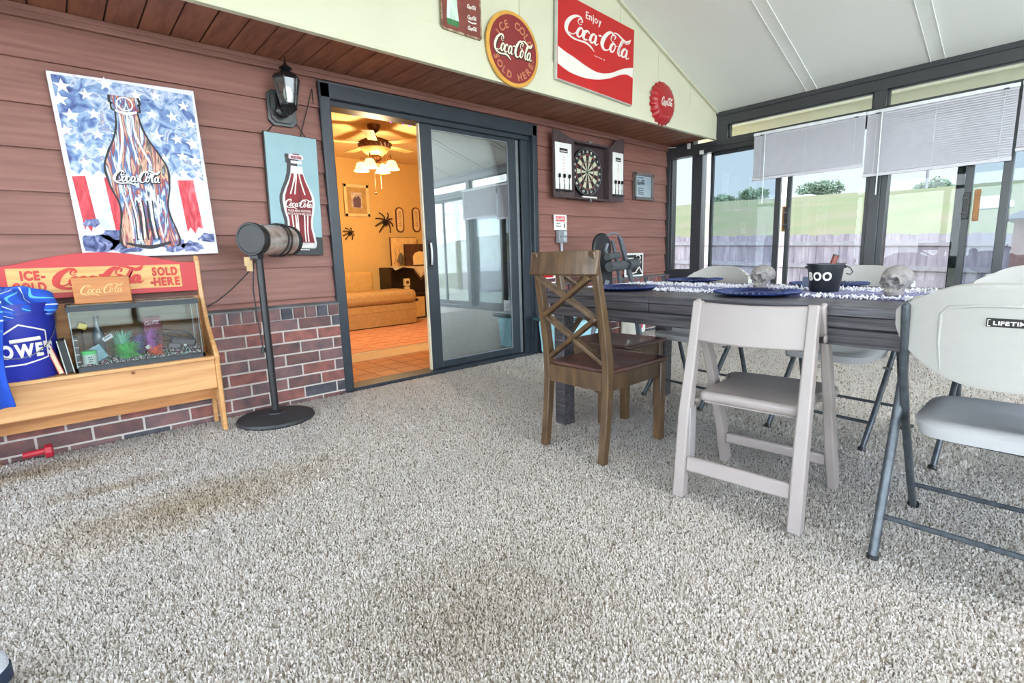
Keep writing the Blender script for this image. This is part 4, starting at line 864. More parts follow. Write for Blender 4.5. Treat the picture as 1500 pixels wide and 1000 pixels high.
g = G(); g.M = frame((.185-XB0, .2025, .895), (1, 0, 0), (0, 0, 1)); M_carv = mat('carved_red_letter', (196, 56, 52), .6)
script(g, .37, .125, 0, .003, 1.7, .0, .0)
text(g, 'SOLD', .118, .044, 0, .003, .280, .027, .05); text(g, 'HERE', .122, .044, 0, .003, .284, -.029, .05); text(g, 'ICE-', .090, .044, 0, .003, -.262, .027, .05); text(g, 'COLD', .122, .044, 0, .003, -.280, -.029, .05); disc(g, .008, 0, .003, .215, -.035, 12)
part('carved_lettering', g, M_carv, bn, smooth=0)
SZ = .442
# small wooden plaque on the tank lid
# ---- aquarium
a, b = at(113, 543, Y=3.245), at(300, 523, Y=3.245)
tx0, tx1, ty0, ty1, tz0, tz1 = a.x, b.x, 3.245, 3.245+.19, SZ, SZ+.325
tk = thing('fish_tank', 'dry glass fish tank with black rims, holding plastic plants and oddments, on the bench', 'aquarium', (tx0, ty0, SZ)); TW, TD, TH = tx1-tx0, ty1-ty0, tz1-tz0
g = G(); M_rim = mat('black_tank_rim', (38, 44, 52), .4); g.box((-.004, -.004, 0), (TW+.004, .006, .022)); g.box((-.004, TD-.006, 0), (TW+.004, TD+.004, .022)); g.box((-.004, -.004, 0), (.006, TD+.004, .022)); g.box((TW-.006, -.004, 0), (TW+.004, TD+.004, .022)); g.box((0, 0, 0), (TW, TD, .004)); part('bottom_rim', g, M_rim, tk)
g = G()
for q in ((-.004, -.004, TW+.004, .008), (-.004, TD-.008, TW+.004, TD+.004), (-.004, -.004, .008, TD+.004), (TW-.008, -.004, TW+.004, TD+.004)): g.box((q[0], q[1], TH-.026), (q[2], q[3], TH))
part('top_rim', g, M_rim, tk, bevel=.002)
g = G(); g.box((.0, .0, TH), (TW, TD, TH+.008)); part('glass_lid', g, glass('lid_glass', (.86, .9, .9), .8, .02), tk, smooth=0)
g = G()
for q in ((0, 0, TW, .003), (0, TD-.003, TW, TD), (0, .003, .003, TD-.003), (TW-.003, .003, TW, TD-.003)): g.box((q[0], q[1], .005), (q[2], q[3], TH-.004))
part('glass_walls', g, glass('tank_glass', (.93, .95, .95), .8, .01), tk, smooth=0)
g = G()
for x, y in ((.003, .003), (TW-.006, .003), (.003, TD-.006), (TW-.006, TD-.006)): g.box((x, y, .02), (x+.003, y+.003, TH-.02))
part('silicone_seam', g, mat('pale_silicone', (190, 200, 200), .5), tk)
KT = Vector((tx0, ty0, SZ))
rr = random.Random(5)
gcols = [mat('gravel_black', (26, 26, 30), .5), mat('gravel_white', (232, 236, 236), .5), mat('gravel_pink', (222, 96, 140), .5), mat('gravel_teal', (96, 200, 190), .5)]
g = G(); g.k = 0; g.box((.005, .005, .005), (TW-.005, TD-.005, .028))
for i in range(2600):
    x, y = rr.uniform(.008, TW-.008), rr.uniform(.008, TD-.008)
    if rr.random() < .4: y = .009
    h = .03+.035*(x/TW)*(.4+.6*y/TD)+.01*noise.noise(Vector((x*12, y*12, 0))); z = rr.uniform(.022, h) if y < .02 else h; r = rr.uniform(.0025, .0045); g.k = rr.choice([0, 0, 0, 0, 1, 1, 2, 3])
    g.add([(x-r, y, z), (x, y-r, z), (x+r, y, z), (x, y+r, z), (x, y, z+r), (x, y, z-r)], [(0,1,4),(1,2,4),(2,3,4),(3,0,4),(1,0,5),(2,1,5),(3,2,5),(0,3,5)])
o = build('gravel', g, gcols, smooth=0); o.location = KT; tag(o, 'black, white, pink and teal gravel covering the bottom of the fish tank', 'gravel'); o['kind'] = 'stuff'
def gz(x, y=.08): return .03+.035*(x/TW)*(.4+.6*y/TD)
def plant(px_, py, hgt, rad, col, lab, n, y=.07, lw=.008, spiky=False, col2=None):
    p_ = at(px_, py, Y=ty0+y); x = p_.x-tx0; z0 = gz(x, y)-.006
    o = thing('plastic_plant', lab, 'plastic plant', (p_.x, ty0+y, SZ+z0), group='plastic plants in the fish tank'); g = G(); R = random.Random(n)
    for i in range(n):
        a = R.uniform(0, 2*PI); el = R.uniform(.15, 1.0) if not spiky else R.uniform(.0, 1); L = rad*R.uniform(.55, 1); hh = hgt*el
        c, s = math.cos(a), math.sin(a)*.75; z1 = R.uniform(0, hh*.6); q = [(c*L*.15, s*L*.15, z1), (c*L*.6, s*L*.6, z1+(hh-z1)*.75+.005), (c*L, s*L, hh-.3*L*R.random()+.004)]; wd = lw*R.uniform(.7, 1.2)
        nx, ny = -s*wd/2, c*wd/2; g.add([(q[0][0]-nx*.5, q[0][1]-ny*.5, q[0][2]), (q[0][0]+nx*.5, q[0][1]+ny*.5, q[0][2]), (q[1][0]+nx, q[1][1]+ny, q[1][2]+.001), (q[1][0]-nx, q[1][1]-ny, q[1][2]-.001), (q[2][0], q[2][1], max(q[2][2], .002))], [(0, 1, 2, 3), (3, 2, 4)])
    part('foliage', g, col, o, smooth=0); g = G(); g.tube([(0, 0, 0), (0, 0, hgt*.7)], .002, 6); part('stem', g, col, o)
plant(185, 515, .095, .080, mat('bright_green_plastic', (90, 220, 110), .4, c2=(60, 190, 90), scale=30), 'bright green bushy plastic plant in the middle of the fish tank', 300, .05)
plant(180, 505, .155, .065, mat('seafoam_plastic', (150, 226, 196), .4), 'taller sea-green plastic plant behind the bright green one', 150, .11)
plant(227, 512, .055, .050, mat('orange_red_plastic', (255, 100, 60), .4), 'orange-red spiky plastic plant at the right of the fish tank', 120, .04, .004, True)
plant(222, 502, .145, .055, mat('purple_plastic', (190, 110, 200), .4), 'purple plastic plant towards the right of the fish tank', 130, .11)
plant(203, 502, .12, .055, mat('violet_blue_plastic', (124, 110, 176), .4), 'dull violet plastic plant between the sea-green and the purple ones', 130, .12)
def tankbox(name, lab, cat, px_, py, y, w_, d_, h_, col, rx=0, ry=0, rz=0, z=None, bev=.003):
    p_ = at(px_, py, Y=ty0+y); zz = p_.z if z is None else z; o = thing(name, lab, cat, (p_.x, ty0+y, zz)); o.rotation_euler = (rx, ry, rz)
    g = G(); g.box((-w_/2, -d_/2, 0), (w_/2, d_/2, h_)); part('body', g, col, o, bevel=bev); return o
o = tankbox('food_jar', 'small jar with a green lid at the left end of the fish tank', 'jar', 132, 528, .045, .001, .001, .001, M_white, z=SZ+.032); 
for ch in list(o.children): bpy.data.objects.remove(ch)
g = G(); g.lathe([(0, 0), (.028, .0), (.03, .004), (.03, .05), (.0, .05)], 24); part('jar_body', g, mat('pale_jar', (206, 222, 214), .3), o)
g = G(); g.lathe([(0, .05), (.032, .05), (.032, .066), (.0, .068)], 24); part('lid', g, mat('lime_green_lid', (70, 214, 110), .4), o)
g = G(); g.M = Matrix.Translation((0, -.0302, 0)) @ F0
for k in range(3): dashes(g, .02, 3, 0, .001, .004, .014+.011*k, .005, k)
part('label_marks', g, mat('dark_label_marks', (52, 76, 70), .5), o, smooth=0)
o = tankbox('marked_strip', 'upright black strip with white marks inside the left end of the tank', 'strip', 117, 535, .02, .018, .012, .15, mat('black_strip', (30, 30, 36), .5), z=SZ+.03)
g = G()
for k in range(4): g.box((-.0085, -.0075, .02+.036*k), (.0085, -.006, .023+.036*k))
part('white_marks', g, M_white, o)
o = tankbox('yellow_clip', 'yellow plastic clip in the upper left corner of the fish tank', 'clip', 119, 482, .13, .035, .02, .03, mat('yellow_plastic', (222, 196, 66), .5), ry=.4)
g = G(); g.tube([(0, 0, .004), (.045, .01, -.115)], .003, 8); part('clip_stem', g, M_black, o)
o = tankbox('white_card', 'white card with a black bar leaning beside the jar in the tank', 'card', 160, 497, .07, .045, .003, .022, mat('white_card_stock', (226, 230, 236), .6), rx=-.3, ry=-.5)
g = G(); g.box((-.015, -.003, .012), (.015, -.0015, .016)); part('black_bar', g, M_black, o)
o = tankbox('filter_pad', 'pale blue sheet of filter material leaning at the left in the fish tank', 'filter sheet', 143, 516, .09, .095, .004, .075, mat('pale_blue_filter', (160, 196, 206), .8, c2=(120, 170, 190), scale=30), rx=-.3, ry=-.45, z=SZ+.035)
o = tankbox('white_price_tag', 'small white tag lying between the green and the orange plants', 'tag', 219, 510, .05, .020, .002, .018, mat('white_card_stock', (226, 230, 236), .6), ry=-.5, rx=-.3)
o = tankbox('filter_pump', 'dark grey aquarium pump lying on the gravel at the right end of the tank', 'pump', 268, 506, .10, .12, .07, .05, mat('dark_pump_plastic', (62, 58, 66), .45), z=SZ+.06, ry=.15, bev=.014)
g = G(); g.box((-.075, -.06, -.004), (-.02, -.038, .02)); part('pump_foot', g, mat('grey_pump_foot', (96, 92, 100), .5), o, bevel=.003)
g = G(); g.ell((-.0, -.062, .012), (.008, .004, .006), 10, 6); part('suction_cup', g, M_white, o)
g = G(); R = random.Random(2); pts = [Vector((R.uniform(-.17, .05), R.uniform(-.03, .04), R.uniform(.03, .09))) for _ in range(16)]; g.tube([Vector(q[:3]) for q in spline([tuple(q) for q in pts], 8)], .0022, 6); part('tangled_cable', g, M_black, o)
# glass bottle ornament, and a small dark red cola box
o = thing('glass_cola_bottle', 'small clear ribbed cola bottle standing at the back left of the fish tank', 'bottle', (at(148, 512, Y=ty0+.14).x, ty0+.14, SZ+.028)); o.scale = (1, 1, 1)
Hb = at(146, 462, Y=ty0+.14).z-SZ-.028
g = G(); g.lathe([(0, 0)]+[(r*Hb*.75, tt*Hb) for tt, r in BOT], 24, wob=lambda a, r: 1+.03*math.cos(10*a)); part('bottle_glass', g, mat('ribbed_grey_glass', (96, 112, 124), .15, spec=.8, c2=(50, 62, 70), scale=30), o, smooth=60)
a_ = at(224, 488, Y=ty0+.17); o = thing('cola_card_box', 'small dark red cola box at the back of the fish tank', 'box', (a_.x, ty0+.165, SZ+.035)); hb = at(215, 464, Y=ty0+.165).z-SZ-.035
g = G(); g.box((-.04, -.012, 0), (.04, .012, hb)); part('box_body', g, mat('dark_red_card', (118, 40, 66), .6), o, bevel=.002)
g = G(); g.M = Matrix.Translation((0, -.0122, hb-.035)) @ F0; script(g, .066, .026, 0, .001, 1.3); part('box_script', g, mat('grey_pink_script', (206, 176, 184), .6), o, smooth=0)
# wooden plaque standing on the lid
p0, p1 = at(108, 440, Y=3.30), at(192, 432, Y=3.30); zl = SZ+TH+.008
o = thing('wooden_cola_plaque', 'small wooden block engraved with cola script, standing on the fish tank lid', 'sign', ((p0.x+p1.x)/2+.002, 3.30, zl)); hw = (p1.x-p0.x)/2; hh = at(150, 405, Y=3.30).z-zl
g = G(); g.box((-hw, -.009, 0), (hw, .009, hh)); part('plaque_block', g, mat('amber_wood', (190, 118, 48), .4, c2=(160, 92, 34), scale=5, stretch=(.7, 4, 9)), o, bevel=.003)
g = G(); g.M = Matrix.Translation((0, -.0092, hh*.5)) @ F0; script(g, hw*1.5, hh*.48, 0, .001, .8); part('engraved_script', g, mat('pale_engraving', (226, 184, 120), .6), o, smooth=0)
# two leaning books / boxes
M_bkr = mat('red_book_cover', (176, 62, 54), .6)
for px_, lab, cm, lean, w_ in ((92, 'thin red book with pale page edges, leaning beside the blue bucket', M_bkr, -.22, .022), (105, 'dark green case leaning between the red book and the fish tank', mat('dark_green_case', (38, 52, 48), .4), -.10, .03)):
    p_ = at(px_, 545, Y=3.26); o = thing('leaning_book', lab, 'book', (p_.x-.004, 3.32, SZ+.003), group='things leaning beside the fish tank'); o.rotation_euler = (0, lean, 0)
    hgt = .135 if px_ < 100 else .165
    g = G(); g.box((-w_/2, -.06, 0), (-w_/2+.003, .06, hgt)); g.box((w_/2-.003, -.06, 0), (w_/2, .06, hgt)); g.box((-w_/2, .057, 0), (w_/2, .06, hgt)); part('cover', g, cm, o)
    g = G(); g.box((-w_/2+.003, -.056, .003), (w_/2-.003, .057, hgt-.004)); part('page_block', g, mat('cream_pages', (226, 206, 176), .8) if px_ < 100 else mat('black_case_fill', (24, 30, 30), .5), o)
    if px_ > 100:
        g = G(); g.tube([(-w_/2, -.061, 0), (-w_/2, -.061, hgt), (w_/2, -.061, hgt), (w_/2, -.061, 0)], .0022, 6); part('pale_rim', g, mat('pale_case_rim', (206, 212, 206), .5), o)
# ---- blue bucket with a towel
bk = thing('blue_bucket', 'blue plastic pail with white hardware-store lettering, on the left of the bench', 'bucket', (-.168, 3.350, SZ)); M_bb = mat('royal_blue_plastic', (36, 48, 158), .4, var=.06)
g = G(); Hk = .355; g.lathe([(0, 0), (.128, 0), (.132, .006), (.147, Hk-.05), (.153, Hk-.05), (.153, Hk-.04), (.148, Hk-.04), (.149, Hk), (.144, Hk), (.128, .008), (0, .008)], 48); part('bucket_body', g, M_bb, bk)
def wrap(g0, R, az0, z): # bend a flat lettering mesh round the bucket
    g0.v = [((.1325+.05*(v[1]+z)+v[2])*math.sin(az0+v[0]/.139), -(.1325+.05*(v[1]+z)+v[2])*math.cos(az0+v[0]/.139), v[1]+z) for v in g0.v]; return g0
def subdiv_text(s, w_, h_, cx, off=.03):
    g = G(); text(g, s, w_, h_, 0, .0012, cx, 0, off); return g
az = math.atan2(.168-.02, 3.35)
g = wrap(subdiv_text("LOWE'S", .235, .060, 0, .05), 0, .16, .142)
o2 = G()
for pts_ in ([(-.135, .055, .005), (-.06, .058, .005), (.0, .095, .005), (.05, .078, .005), (.085, .066, .005), (.085, -.03, .005), (.0, -.046, .005), (-.135, -.05, .005)],): 
    q = []; 
    for i in range(len(pts_)-1):
        for k in range(8): tt = k/8; q.append(tuple(pts_[i][j]*(1-tt)+pts_[i+1][j]*tt for j in range(3)))
    q.append(pts_[-1]); L = q; vs = []
    for i, p_ in enumerate(L):
        a_ = L[min(i+1, len(L)-1)]; b_ = L[max(i-1, 0)]; dx, dy = a_[0]-b_[0], a_[1]-b_[1]; l = math.hypot(dx, dy); vs += [(p_[0]-dy/l*.0025, p_[1]+dx/l*.0025, .0015), (p_[0]+dy/l*.0025, p_[1]-dx/l*.0025, .0015)]
    o2.add(vs, [(2*i, 2*i+1, 2*i+3, 2*i+2) for i in range(len(L)-1)])
o2.v = [(v[0]*1.1, v[1]*1.3, v[2]) for v in o2.v]; o2 = wrap(o2, 0, .12, .138); g.add(o2.v, o2.f); part('white_lettering', g, M_white, bk, smooth=0)
g = G(); hdl = [(.150*math.cos(a), -.150*math.sin(a)*.55-.06*math.sin(a), Hk-.055-.19*math.sin(a)) for a in [PI*k/20 for k in range(21)]]
hdl = [Vector((x*1.01, y*1.0-.02*math.sin(PI*i/20), z)) for i, (x, y, z) in enumerate(hdl)]; g.tube(hdl, .0022, 8); part('wire_handle', g, M_steel, bk)
g = G(); g.tube([(-.02, -.160, .188), (.085, -.158, .196)], .009, 12); part('handle_grip', g, M_white, bk)
# towel
M_towel = bpy.data.materials.new('blue_striped_towel'); M_towel.use_nodes = True; n = M_towel.node_tree; b = n.nodes['Principled BSDF']; b.inputs['Roughness'].default_value = .9
uv = n.nodes.new('ShaderNodeAttribute'); uv.attribute_name = 'stripe'; r = n.nodes.new('ShaderNodeValToRGB'); n.links.new(uv.outputs['Fac'], r.inputs[0]); r.color_ramp.interpolation = 'CONSTANT'
base = (*lin((38, 84, 196)), 1); wht = (*lin((220, 236, 250)), 1); cy = (*lin((100, 190, 236)), 1)
e = r.color_ramp.elements; e[0].position = 0; e[0].color = base; e[1].position = .10; e[1].color = wht
for p_, c_ in ((.13, base), (.26, cy), (.29, base), (.44, wht), (.47, base), (.62, cy), (.65, base), (.80, wht), (.83, base)): q = e.new(p_); q.color = c_
nz = n.nodes.new('ShaderNodeTexNoise'); nz.inputs['Scale'].default_value = 300; bp_ = n.nodes.new('ShaderNodeBump'); bp_.inputs['Strength'].default_value = .5; bp_.inputs['Distance'].default_value = .004; n.links.new(nz.outputs['Fac'], bp_.inputs['Height']); n.links.new(bp_.outputs[0], b.inputs['Normal']); n.links.new(r.outputs[0], b.inputs['Base Color'])
verts = []; stripe = []
g = G()
def pile(u, v):   # crumpled heap lying over the bucket mouth
    a = 2*PI*u; rr_ = math.sin(PI*min(v*.98+.01, 1)); x = .155*rr_*math.cos(a); y = .125*rr_*math.sin(a); z = .085*math.cos(PI*v)-.02
    f = noise.noise(Vector((x*14, y*14, z*18)))*.030+.014*math.sin(5*a+6*v); k = 1+f/.12
    return (x*k*1.02, y*k, z*k+.02*math.cos(3*a)*rr_)
nu, nv = 72, 40; g.grid(pile, nu, nv, True); 
sA = [((i % nu)/nu*2.2+.6*math.sin(5*(i//nu)/nv)) % 1 if (i % nu)/nu > .35 else 0.0 for i in range(len(g.v))]
def strip(u, v):  # the end that hangs over the front edge of the bench
    x = -.095+(u-.5)*(.17-.03*v)+.01*math.sin(7*v); s_ = v*.57
    if s_ < .10: y = -.03-s_*1.4; z = .02-.02*s_
    else: q = s_-.10; y = -.175+.012*math.sin(6*q*5); z = .015-q
    y -= .018*math.cos(PI*3*u+2*v)+.018*math.sin(PI*u)+.01
    return (x, y, z)
n0 = len(g.v); g.grid(strip, 28, 60); sB = [min(1, max(0, ((i//28)/60)*2.6)) % 1 if (i//28)/60 > .12 else 0.0 for i in range(28*60)]
me = bpy.data.meshes.new('striped_towel'); me.from_pydata(g.v, [], g.f); me.materials.append(M_towel); at_ = me.attributes.new('stripe', 'FLOAT', 'POINT'); at_.data.foreach_set('value', sA+sB); me.polygons.foreach_set('use_smooth', [True]*len(me.polygons))
o = bpy.data.objects.new('striped_towel', me); COL.objects.link(o); o.location = (-.185, 3.335, SZ+Hk+.0); tag(o, 'crumpled royal blue towel with white and light blue stripes, draped over the bucket', 'towel')
sm = o.modifiers.new('thickness', 'SOLIDIFY'); sm.thickness = .005
# red toy dumbbell on the carpet, shoe toe at the lower left
a, b = at(46, 663, Z=.045), at(70, 656, Z=.045); Yd = 3.40
a, b = at(44, 664, Y=Yd), at(70, 657, Y=Yd); t = thing('red_dumbbell', 'small red plastic dumbbell half under the left of the bench', 'dumbbell', tuple((a+b)/2)); t.location.z = .045
L = (b-a).length
g = G(); g.tube([(-L*.9, -.0, 0), (L*.35, 0, .004)], .016, 14); part('grip', g, mat('red_plastic', (178, 40, 56), .4), t)
g = G(); g.lathe([(0, L*.30), (.026, L*.30), (.036, L*.36), (.036, L*.72), (.026, L*.80), (0, L*.80)], 8, axis='x'); part('weight', g, mat('red_plastic', (178, 40, 56), .4), t, smooth=0, bevel=.003)
p_ = at(14, 968, Z=.04); t = thing('shoe', 'toe of a pale shoe with a dark navy sole at the lower left corner', 'shoe', (p_.x, p_.y, .012), 0); ds = Vector((.80, .60, 0))
Msh = Matrix((Vector((.77, .64, 0)), Vector((-.64, .77, 0)), Vector((0, 0, 1)))).transposed().to_4x4()
def shoe(h0, h1, sc, dome):
    g = G(); g.M = Msh; nA = 40
    def outl(a): 
        x = -.14+.14*math.cos(a); w_ = .05*(.85+.15*math.cos(a-.4)); return x, w_*math.sin(a)
    def f(u, v):
        a = 2*PI*u; x, y = outl(a); k = sc*(1-(v**3)*dome*.9); return (-.14+(x+.14)*k, y*k, h0+(h1-h0)*(math.sin(v*PI/2) if dome else v))
    g.grid(f, nA, 12, True); o_ = len(g.v); g.add([(-.14, 0, h1)], []); c0 = len(g.v)-1; top_ = o_-nA
    g.f += [(top_+i, top_+(i+1) % nA, c0) for i in range(nA)]; g.fm += [0]*nA; g.f.append(tuple(range(nA))[::-1]); g.fm.append(0); return g
part('sole', shoe(0, .034, 1.0, 0), mat('navy_rubber_sole', (34, 48, 72), .6), t)
part('upper', shoe(.034, .095, .97, 1), mat('pale_grey_mesh_upper', (206, 212, 220), .8, bump=.4, bscale=200), t)

# ============================================================ TABLE
TA = math.atan(.09); TX0, TY0 = 2.0, 1.965      # near-left corner of the top
TWD, TLN = 1.02, 2.12
Mt = Matrix((Vector((math.cos(TA), -math.sin(TA), 0)), Vector((-math.sin(TA), -math.cos(TA), 0)), Vector((0, 0, -1)))).transposed()
def tw(a, l, z=0): # across, along, height -> world
    return Vector((TX0+a*math.cos(TA)-l*math.sin(TA), TY0-a*math.sin(TA)-l*math.cos(TA), z))
ZT = .75
tb = thing('dining_table', 'long dark grey-washed wooden dining table with a plank top', 'table', tuple(tw(TWD/2, TLN/2)), 0); tb.rotation_euler = (0, 0, -TA)
M_tbl = mat('grey_washed_wood', (78, 76, 82), .33, c2=(42, 40, 44), scale=7, stretch=(9, .5, 9), bump=.25, bscale=20, detail=7)
M_tble = mat('grey_washed_wood_side', (74, 70, 74), .5, c2=(34, 32, 36), scale=7, stretch=(9, .5, 14), bump=.3, bscale=24, detail=7)
hx, hy = TWD/2, TLN/2
g = G(); n = 7; pw = (TWD-.0)/n
for s0, s1 in ((-hy, -.36), (-.357, .357), (.36, hy)):
    for k in range(n): g.box((-hx+k*pw+.0008, s0, ZT-.03), (-hx+(k+1)*pw-.0008, s1, ZT))
part('tabletop', g, M_tbl, tb, bevel=.0015)
g = G()
for s0, s1 in ((-hy, -.361), (-.356, .356), (.361, hy)): g.box((-hx, s0, ZT-.068), (hx, s1, ZT-.031))
part('top_edge', g, M_tble, tb, bevel=.003)
g = G()
for s in (-1, 1):
    g.box((s*(hx-.035), -hy+.03, .622), (s*(hx-.012), hy-.03, ZT-.074)); g.box((-hx+.03, s*(hy-.035), .622), (hx-.03, s*(hy-.012), ZT-.074))
part('apron', g, M_tble, tb, bevel=.003)
g = G(); g.box((-hx+.02, -hy+.02, ZT-.076), (hx-.02, hy-.02, ZT-.066)); part('subtop', g, mat('dark_gap_wood', (30, 28, 30), .8), tb)
for s in (-1, 1):
    for q in (-1, 1):
        g = G(); x, y = s*(hx-.068), q*(hy-.076); g.box((x-.039, y-.039, 0), (x+.039, y+.039, .63)); part('leg', g, M_tble, tb, bevel=.005)

# ---- table setting
M_char_blue = mat('navy_blue_woven_charger', (28, 48, 104), .35, c2=(18, 32, 78), scale=40, bump=.3, bscale=100, spec=.7)
def charger():
    t = thing('charger_plate', '', 'plate', (0, 0, 0), group='blue charger plates')
    g = G(); R = .168
    prof = [(0, .006), (.09, .006), (.115, .008), (.14, .014), (.160, .0175), (.168, .016), (.166, .012), (.14, .008), (.11, .001), (0, .001)]
    g.lathe(prof, 144, wob=lambda a, r: 1+(.010*math.cos(48*a) if r > .13 else 0)); part('plate_body', g, M_char_blue, t, smooth=60)
    g = G()
    for k in range(48):
        a = 2*PI*k/48; c, s = math.cos(a), math.sin(a); c2, s2 = math.cos(a+.16), math.sin(a+.16)
        g.tube([(.118*c, .118*s, .0105), (.145*c2, .145*s2, .0175), (.167*math.cos(a+.26), .167*math.sin(a+.26), .0185)], [.0035, .0045, .003], 6)
    part('twisted_rim', g, M_char_blue, t); return t
pl = charger(); first = True
plates = [((915, 421), 'blue charger plate nearest the wooden chairs, at the near left corner of the table'), ((1108, 428), 'blue charger plate in front of the beige folding chair, nearest the camera'),
          ((1017, 410), 'blue charger plate at the far left of the table, before the far left white chair'), ((1213, 416), 'blue charger plate at the far side of the table, behind the black bucket')]
for (x, y), lab in plates:
    p_ = at(x, y, Z=ZT+.012)
    if first: pl.location = (p_.x, p_.y, ZT+.0005); pl['label'] = lab; first = False
    else: dup(pl, (p_.x, p_.y, ZT+.0005), random.uniform(0, 1), lab)
# runner
rn = thing('table_runner', 'grey-violet table runner with shaggy white fringed edges, along the table', 'table runner', tuple(tw(.50, 1.0, ZT)), -TA)
r0, r1 = .30, .72
g = G(); g.box((r0-.50, -.72, .0005), (r1-.50, .93, .004)); part('runner_cloth', g, mat('violet_grey_cloth', (112, 110, 150), .9, c2=(84, 84, 124), scale=40, bump=.4, bscale=150), rn)
g = G()
for k in range(5): y0 = r0-.50+.07+.07*k; g.box((y0, -.72, .004), (y0+.015, .93, .0048))
part('woven_stripe', g, mat('pale_woven_stripe', (170, 170, 196), .9), rn)
g = G(); R = random.Random(9); Ri = rn.rotation_euler.to_matrix()
PC = [Vector((o_.location.x, o_.location.y)) for o_ in COL.objects if o_.name.startswith('charger_plate')]
def free(x, y): p_ = Ri @ Vector((x, y, 0)) + rn.location; return all((Vector((p_.x, p_.y))-c_).length > .178 for c_ in PC)
for e in (r0-.50, r1-.50, r1-.50-.09):
    for i in range(430):
        y = R.uniform(-.72, .93); x = e+R.uniform(-.028, .028); a = R.uniform(0, 2*PI)
        if not free(x, y): continue
        l = R.uniform(.010, .022); h = R.uniform(.006, .018); g.tube([(x, y, .002), (x+l*.5*math.cos(a), y+l*.5*math.sin(a), h), (x+l*math.cos(a), y+l*math.sin(a), .004+h*.3)], [.0028, .0032, .002], 5)
for yy in (-.72, .93):
    for i in range(160): x = R.uniform(r0-.5, r1-.5); s_ = 1 if yy > 0 else -1; l = R.uniform(.02, .05); g.tube([(x, yy, .003), (x+R.uniform(-.01, .01), yy+s_*l*.6, .008), (x+R.uniform(-.02, .02), yy+s_*l, .003)], [.0028, .003, .002], 5)
o = part('fringe', g, mat('white_yarn', (204, 202, 208), .95), rn); o['kind'] = 'stuff'
# BOO pail
p_ = at(1207, 427, Z=ZT+.004); bu = thing('boo_pail', 'small black metal pail with white BOO lettering, in the middle of the table', 'bucket', (p_.x, p_.y, ZT+.006), 0); Hb = .116
M_pail = mat('black_enamel_pail', (24, 27, 33), .35, spec=.6)
g = G(); g.lathe([(0, 0), (.052, 0), (.054, .003), (.068, Hb-.004), (.072, Hb-.003), (.072, Hb+.001), (.067, Hb+.001), (.050, .005), (0, .005)], 40); part('pail_body', g, M_pail, bu)
vd = math.atan2(-p_.y, -p_.x)   # direction from the pail to the camera
g0 = G(); text(g0, 'BOO', .095, .034, 0, .0012, 0, 0, .035); azc = vd+PI/2-.38
g0.v = [((.0618+v[1]*.12+v[2])*math.sin(azc+v[0]/.062), -(.0618+v[1]*.12+v[2])*math.cos(azc+v[0]/.062), v[1]+.066) for v in g0.v]; part('boo_lettering', g0, M_white, bu, smooth=0)
sx, sy = -math.sin(vd), math.cos(vd)
g = G()
for s in (-1, 1): g.ell((s*sx*.070, s*sy*.070, Hb-.014), (.006, .006, .006), 10, 6)
bx, by = math.cos(vd), math.sin(vd)
hd_ = []
for k in range(17): a = PI*k/16; hd_.append((sx*.071*math.cos(a)+(-bx*.02+sx*.0)*math.sin(a)+0, sy*.071*math.cos(a)-by*.02*math.sin(a), Hb-.014-.0*math.sin(a)))
side_ = Vector((-sx, -sy, 0)) if (Vector((-sx, -sy, 0)).dot(_r) > 0) else Vector((sx, sy, 0))
g.tube([side_*.068+Vector((0, 0, Hb-.008)), side_*.088+Vector((0, 0, Hb-.020)), side_*.096+Vector((0, 0, Hb-.036)), side_*.088+Vector((0, 0, Hb-.046)), side_*.074+Vector((0, 0, Hb-.042))], .0022, 8)
g.tube([tuple(side_*.068+Vector((0, 0, Hb-.008)))]+[tuple(side_*(.066*math.cos(PI*k/12))+Vector((-bx, -by, 0))*(.078*math.sin(PI*k/12))+Vector((0, 0, Hb-.010-.03*math.sin(PI*k/12)))) for k in range(1, 13)], .0018, 6)
part('wire_handle', g, mat('dark_wire', (60, 62, 66), .3, metal=.8), bu)
m = thing('brown_marker', 'thick red-brown tube sticking out of the black pail', 'tube', (p_.x, p_.y, ZT+.012)); q0 = side_*-.004; q1 = side_*.034
g = G(); g.tube([q0+Vector((0, 0, .0)), q1+Vector((0, 0, Hb+.026))], .0115, 16); part('tube_body', g, mat('red_brown_tube', (126, 62, 54), .4), m)
g = G(); tdir = (q1+Vector((0, 0, Hb+.026))-q0).normalized(); e1 = q1+Vector((0, 0, Hb+.026)); g.tube([e1-tdir*.001, e1+tdir*.004], .0122, 16); part('dark_end', g, mat('grey_tube_end', (70, 64, 66), .5), m)
g = G(); g.tube([e1+tdir*.003, e1+tdir*.0045], .0065, 12); part('hollow', g, M_black, m)
p_ = at(1186, 424, Z=ZT+.004)-side_*.0
m = thing('small_blue_card', 'small dark card propped against the left side of the black pail', 'card', tuple(at(1184, 424, Z=ZT+.005)+Vector((.02, .02, 0)))); m.rotation_euler = (0, 0, vd+PI/2)
g = G(); g.box((-.012, -.003, 0), (.012, .003, .055)); part('card_body', g, mat('slate_card', (70, 80, 104), .5), m, bevel=.001)
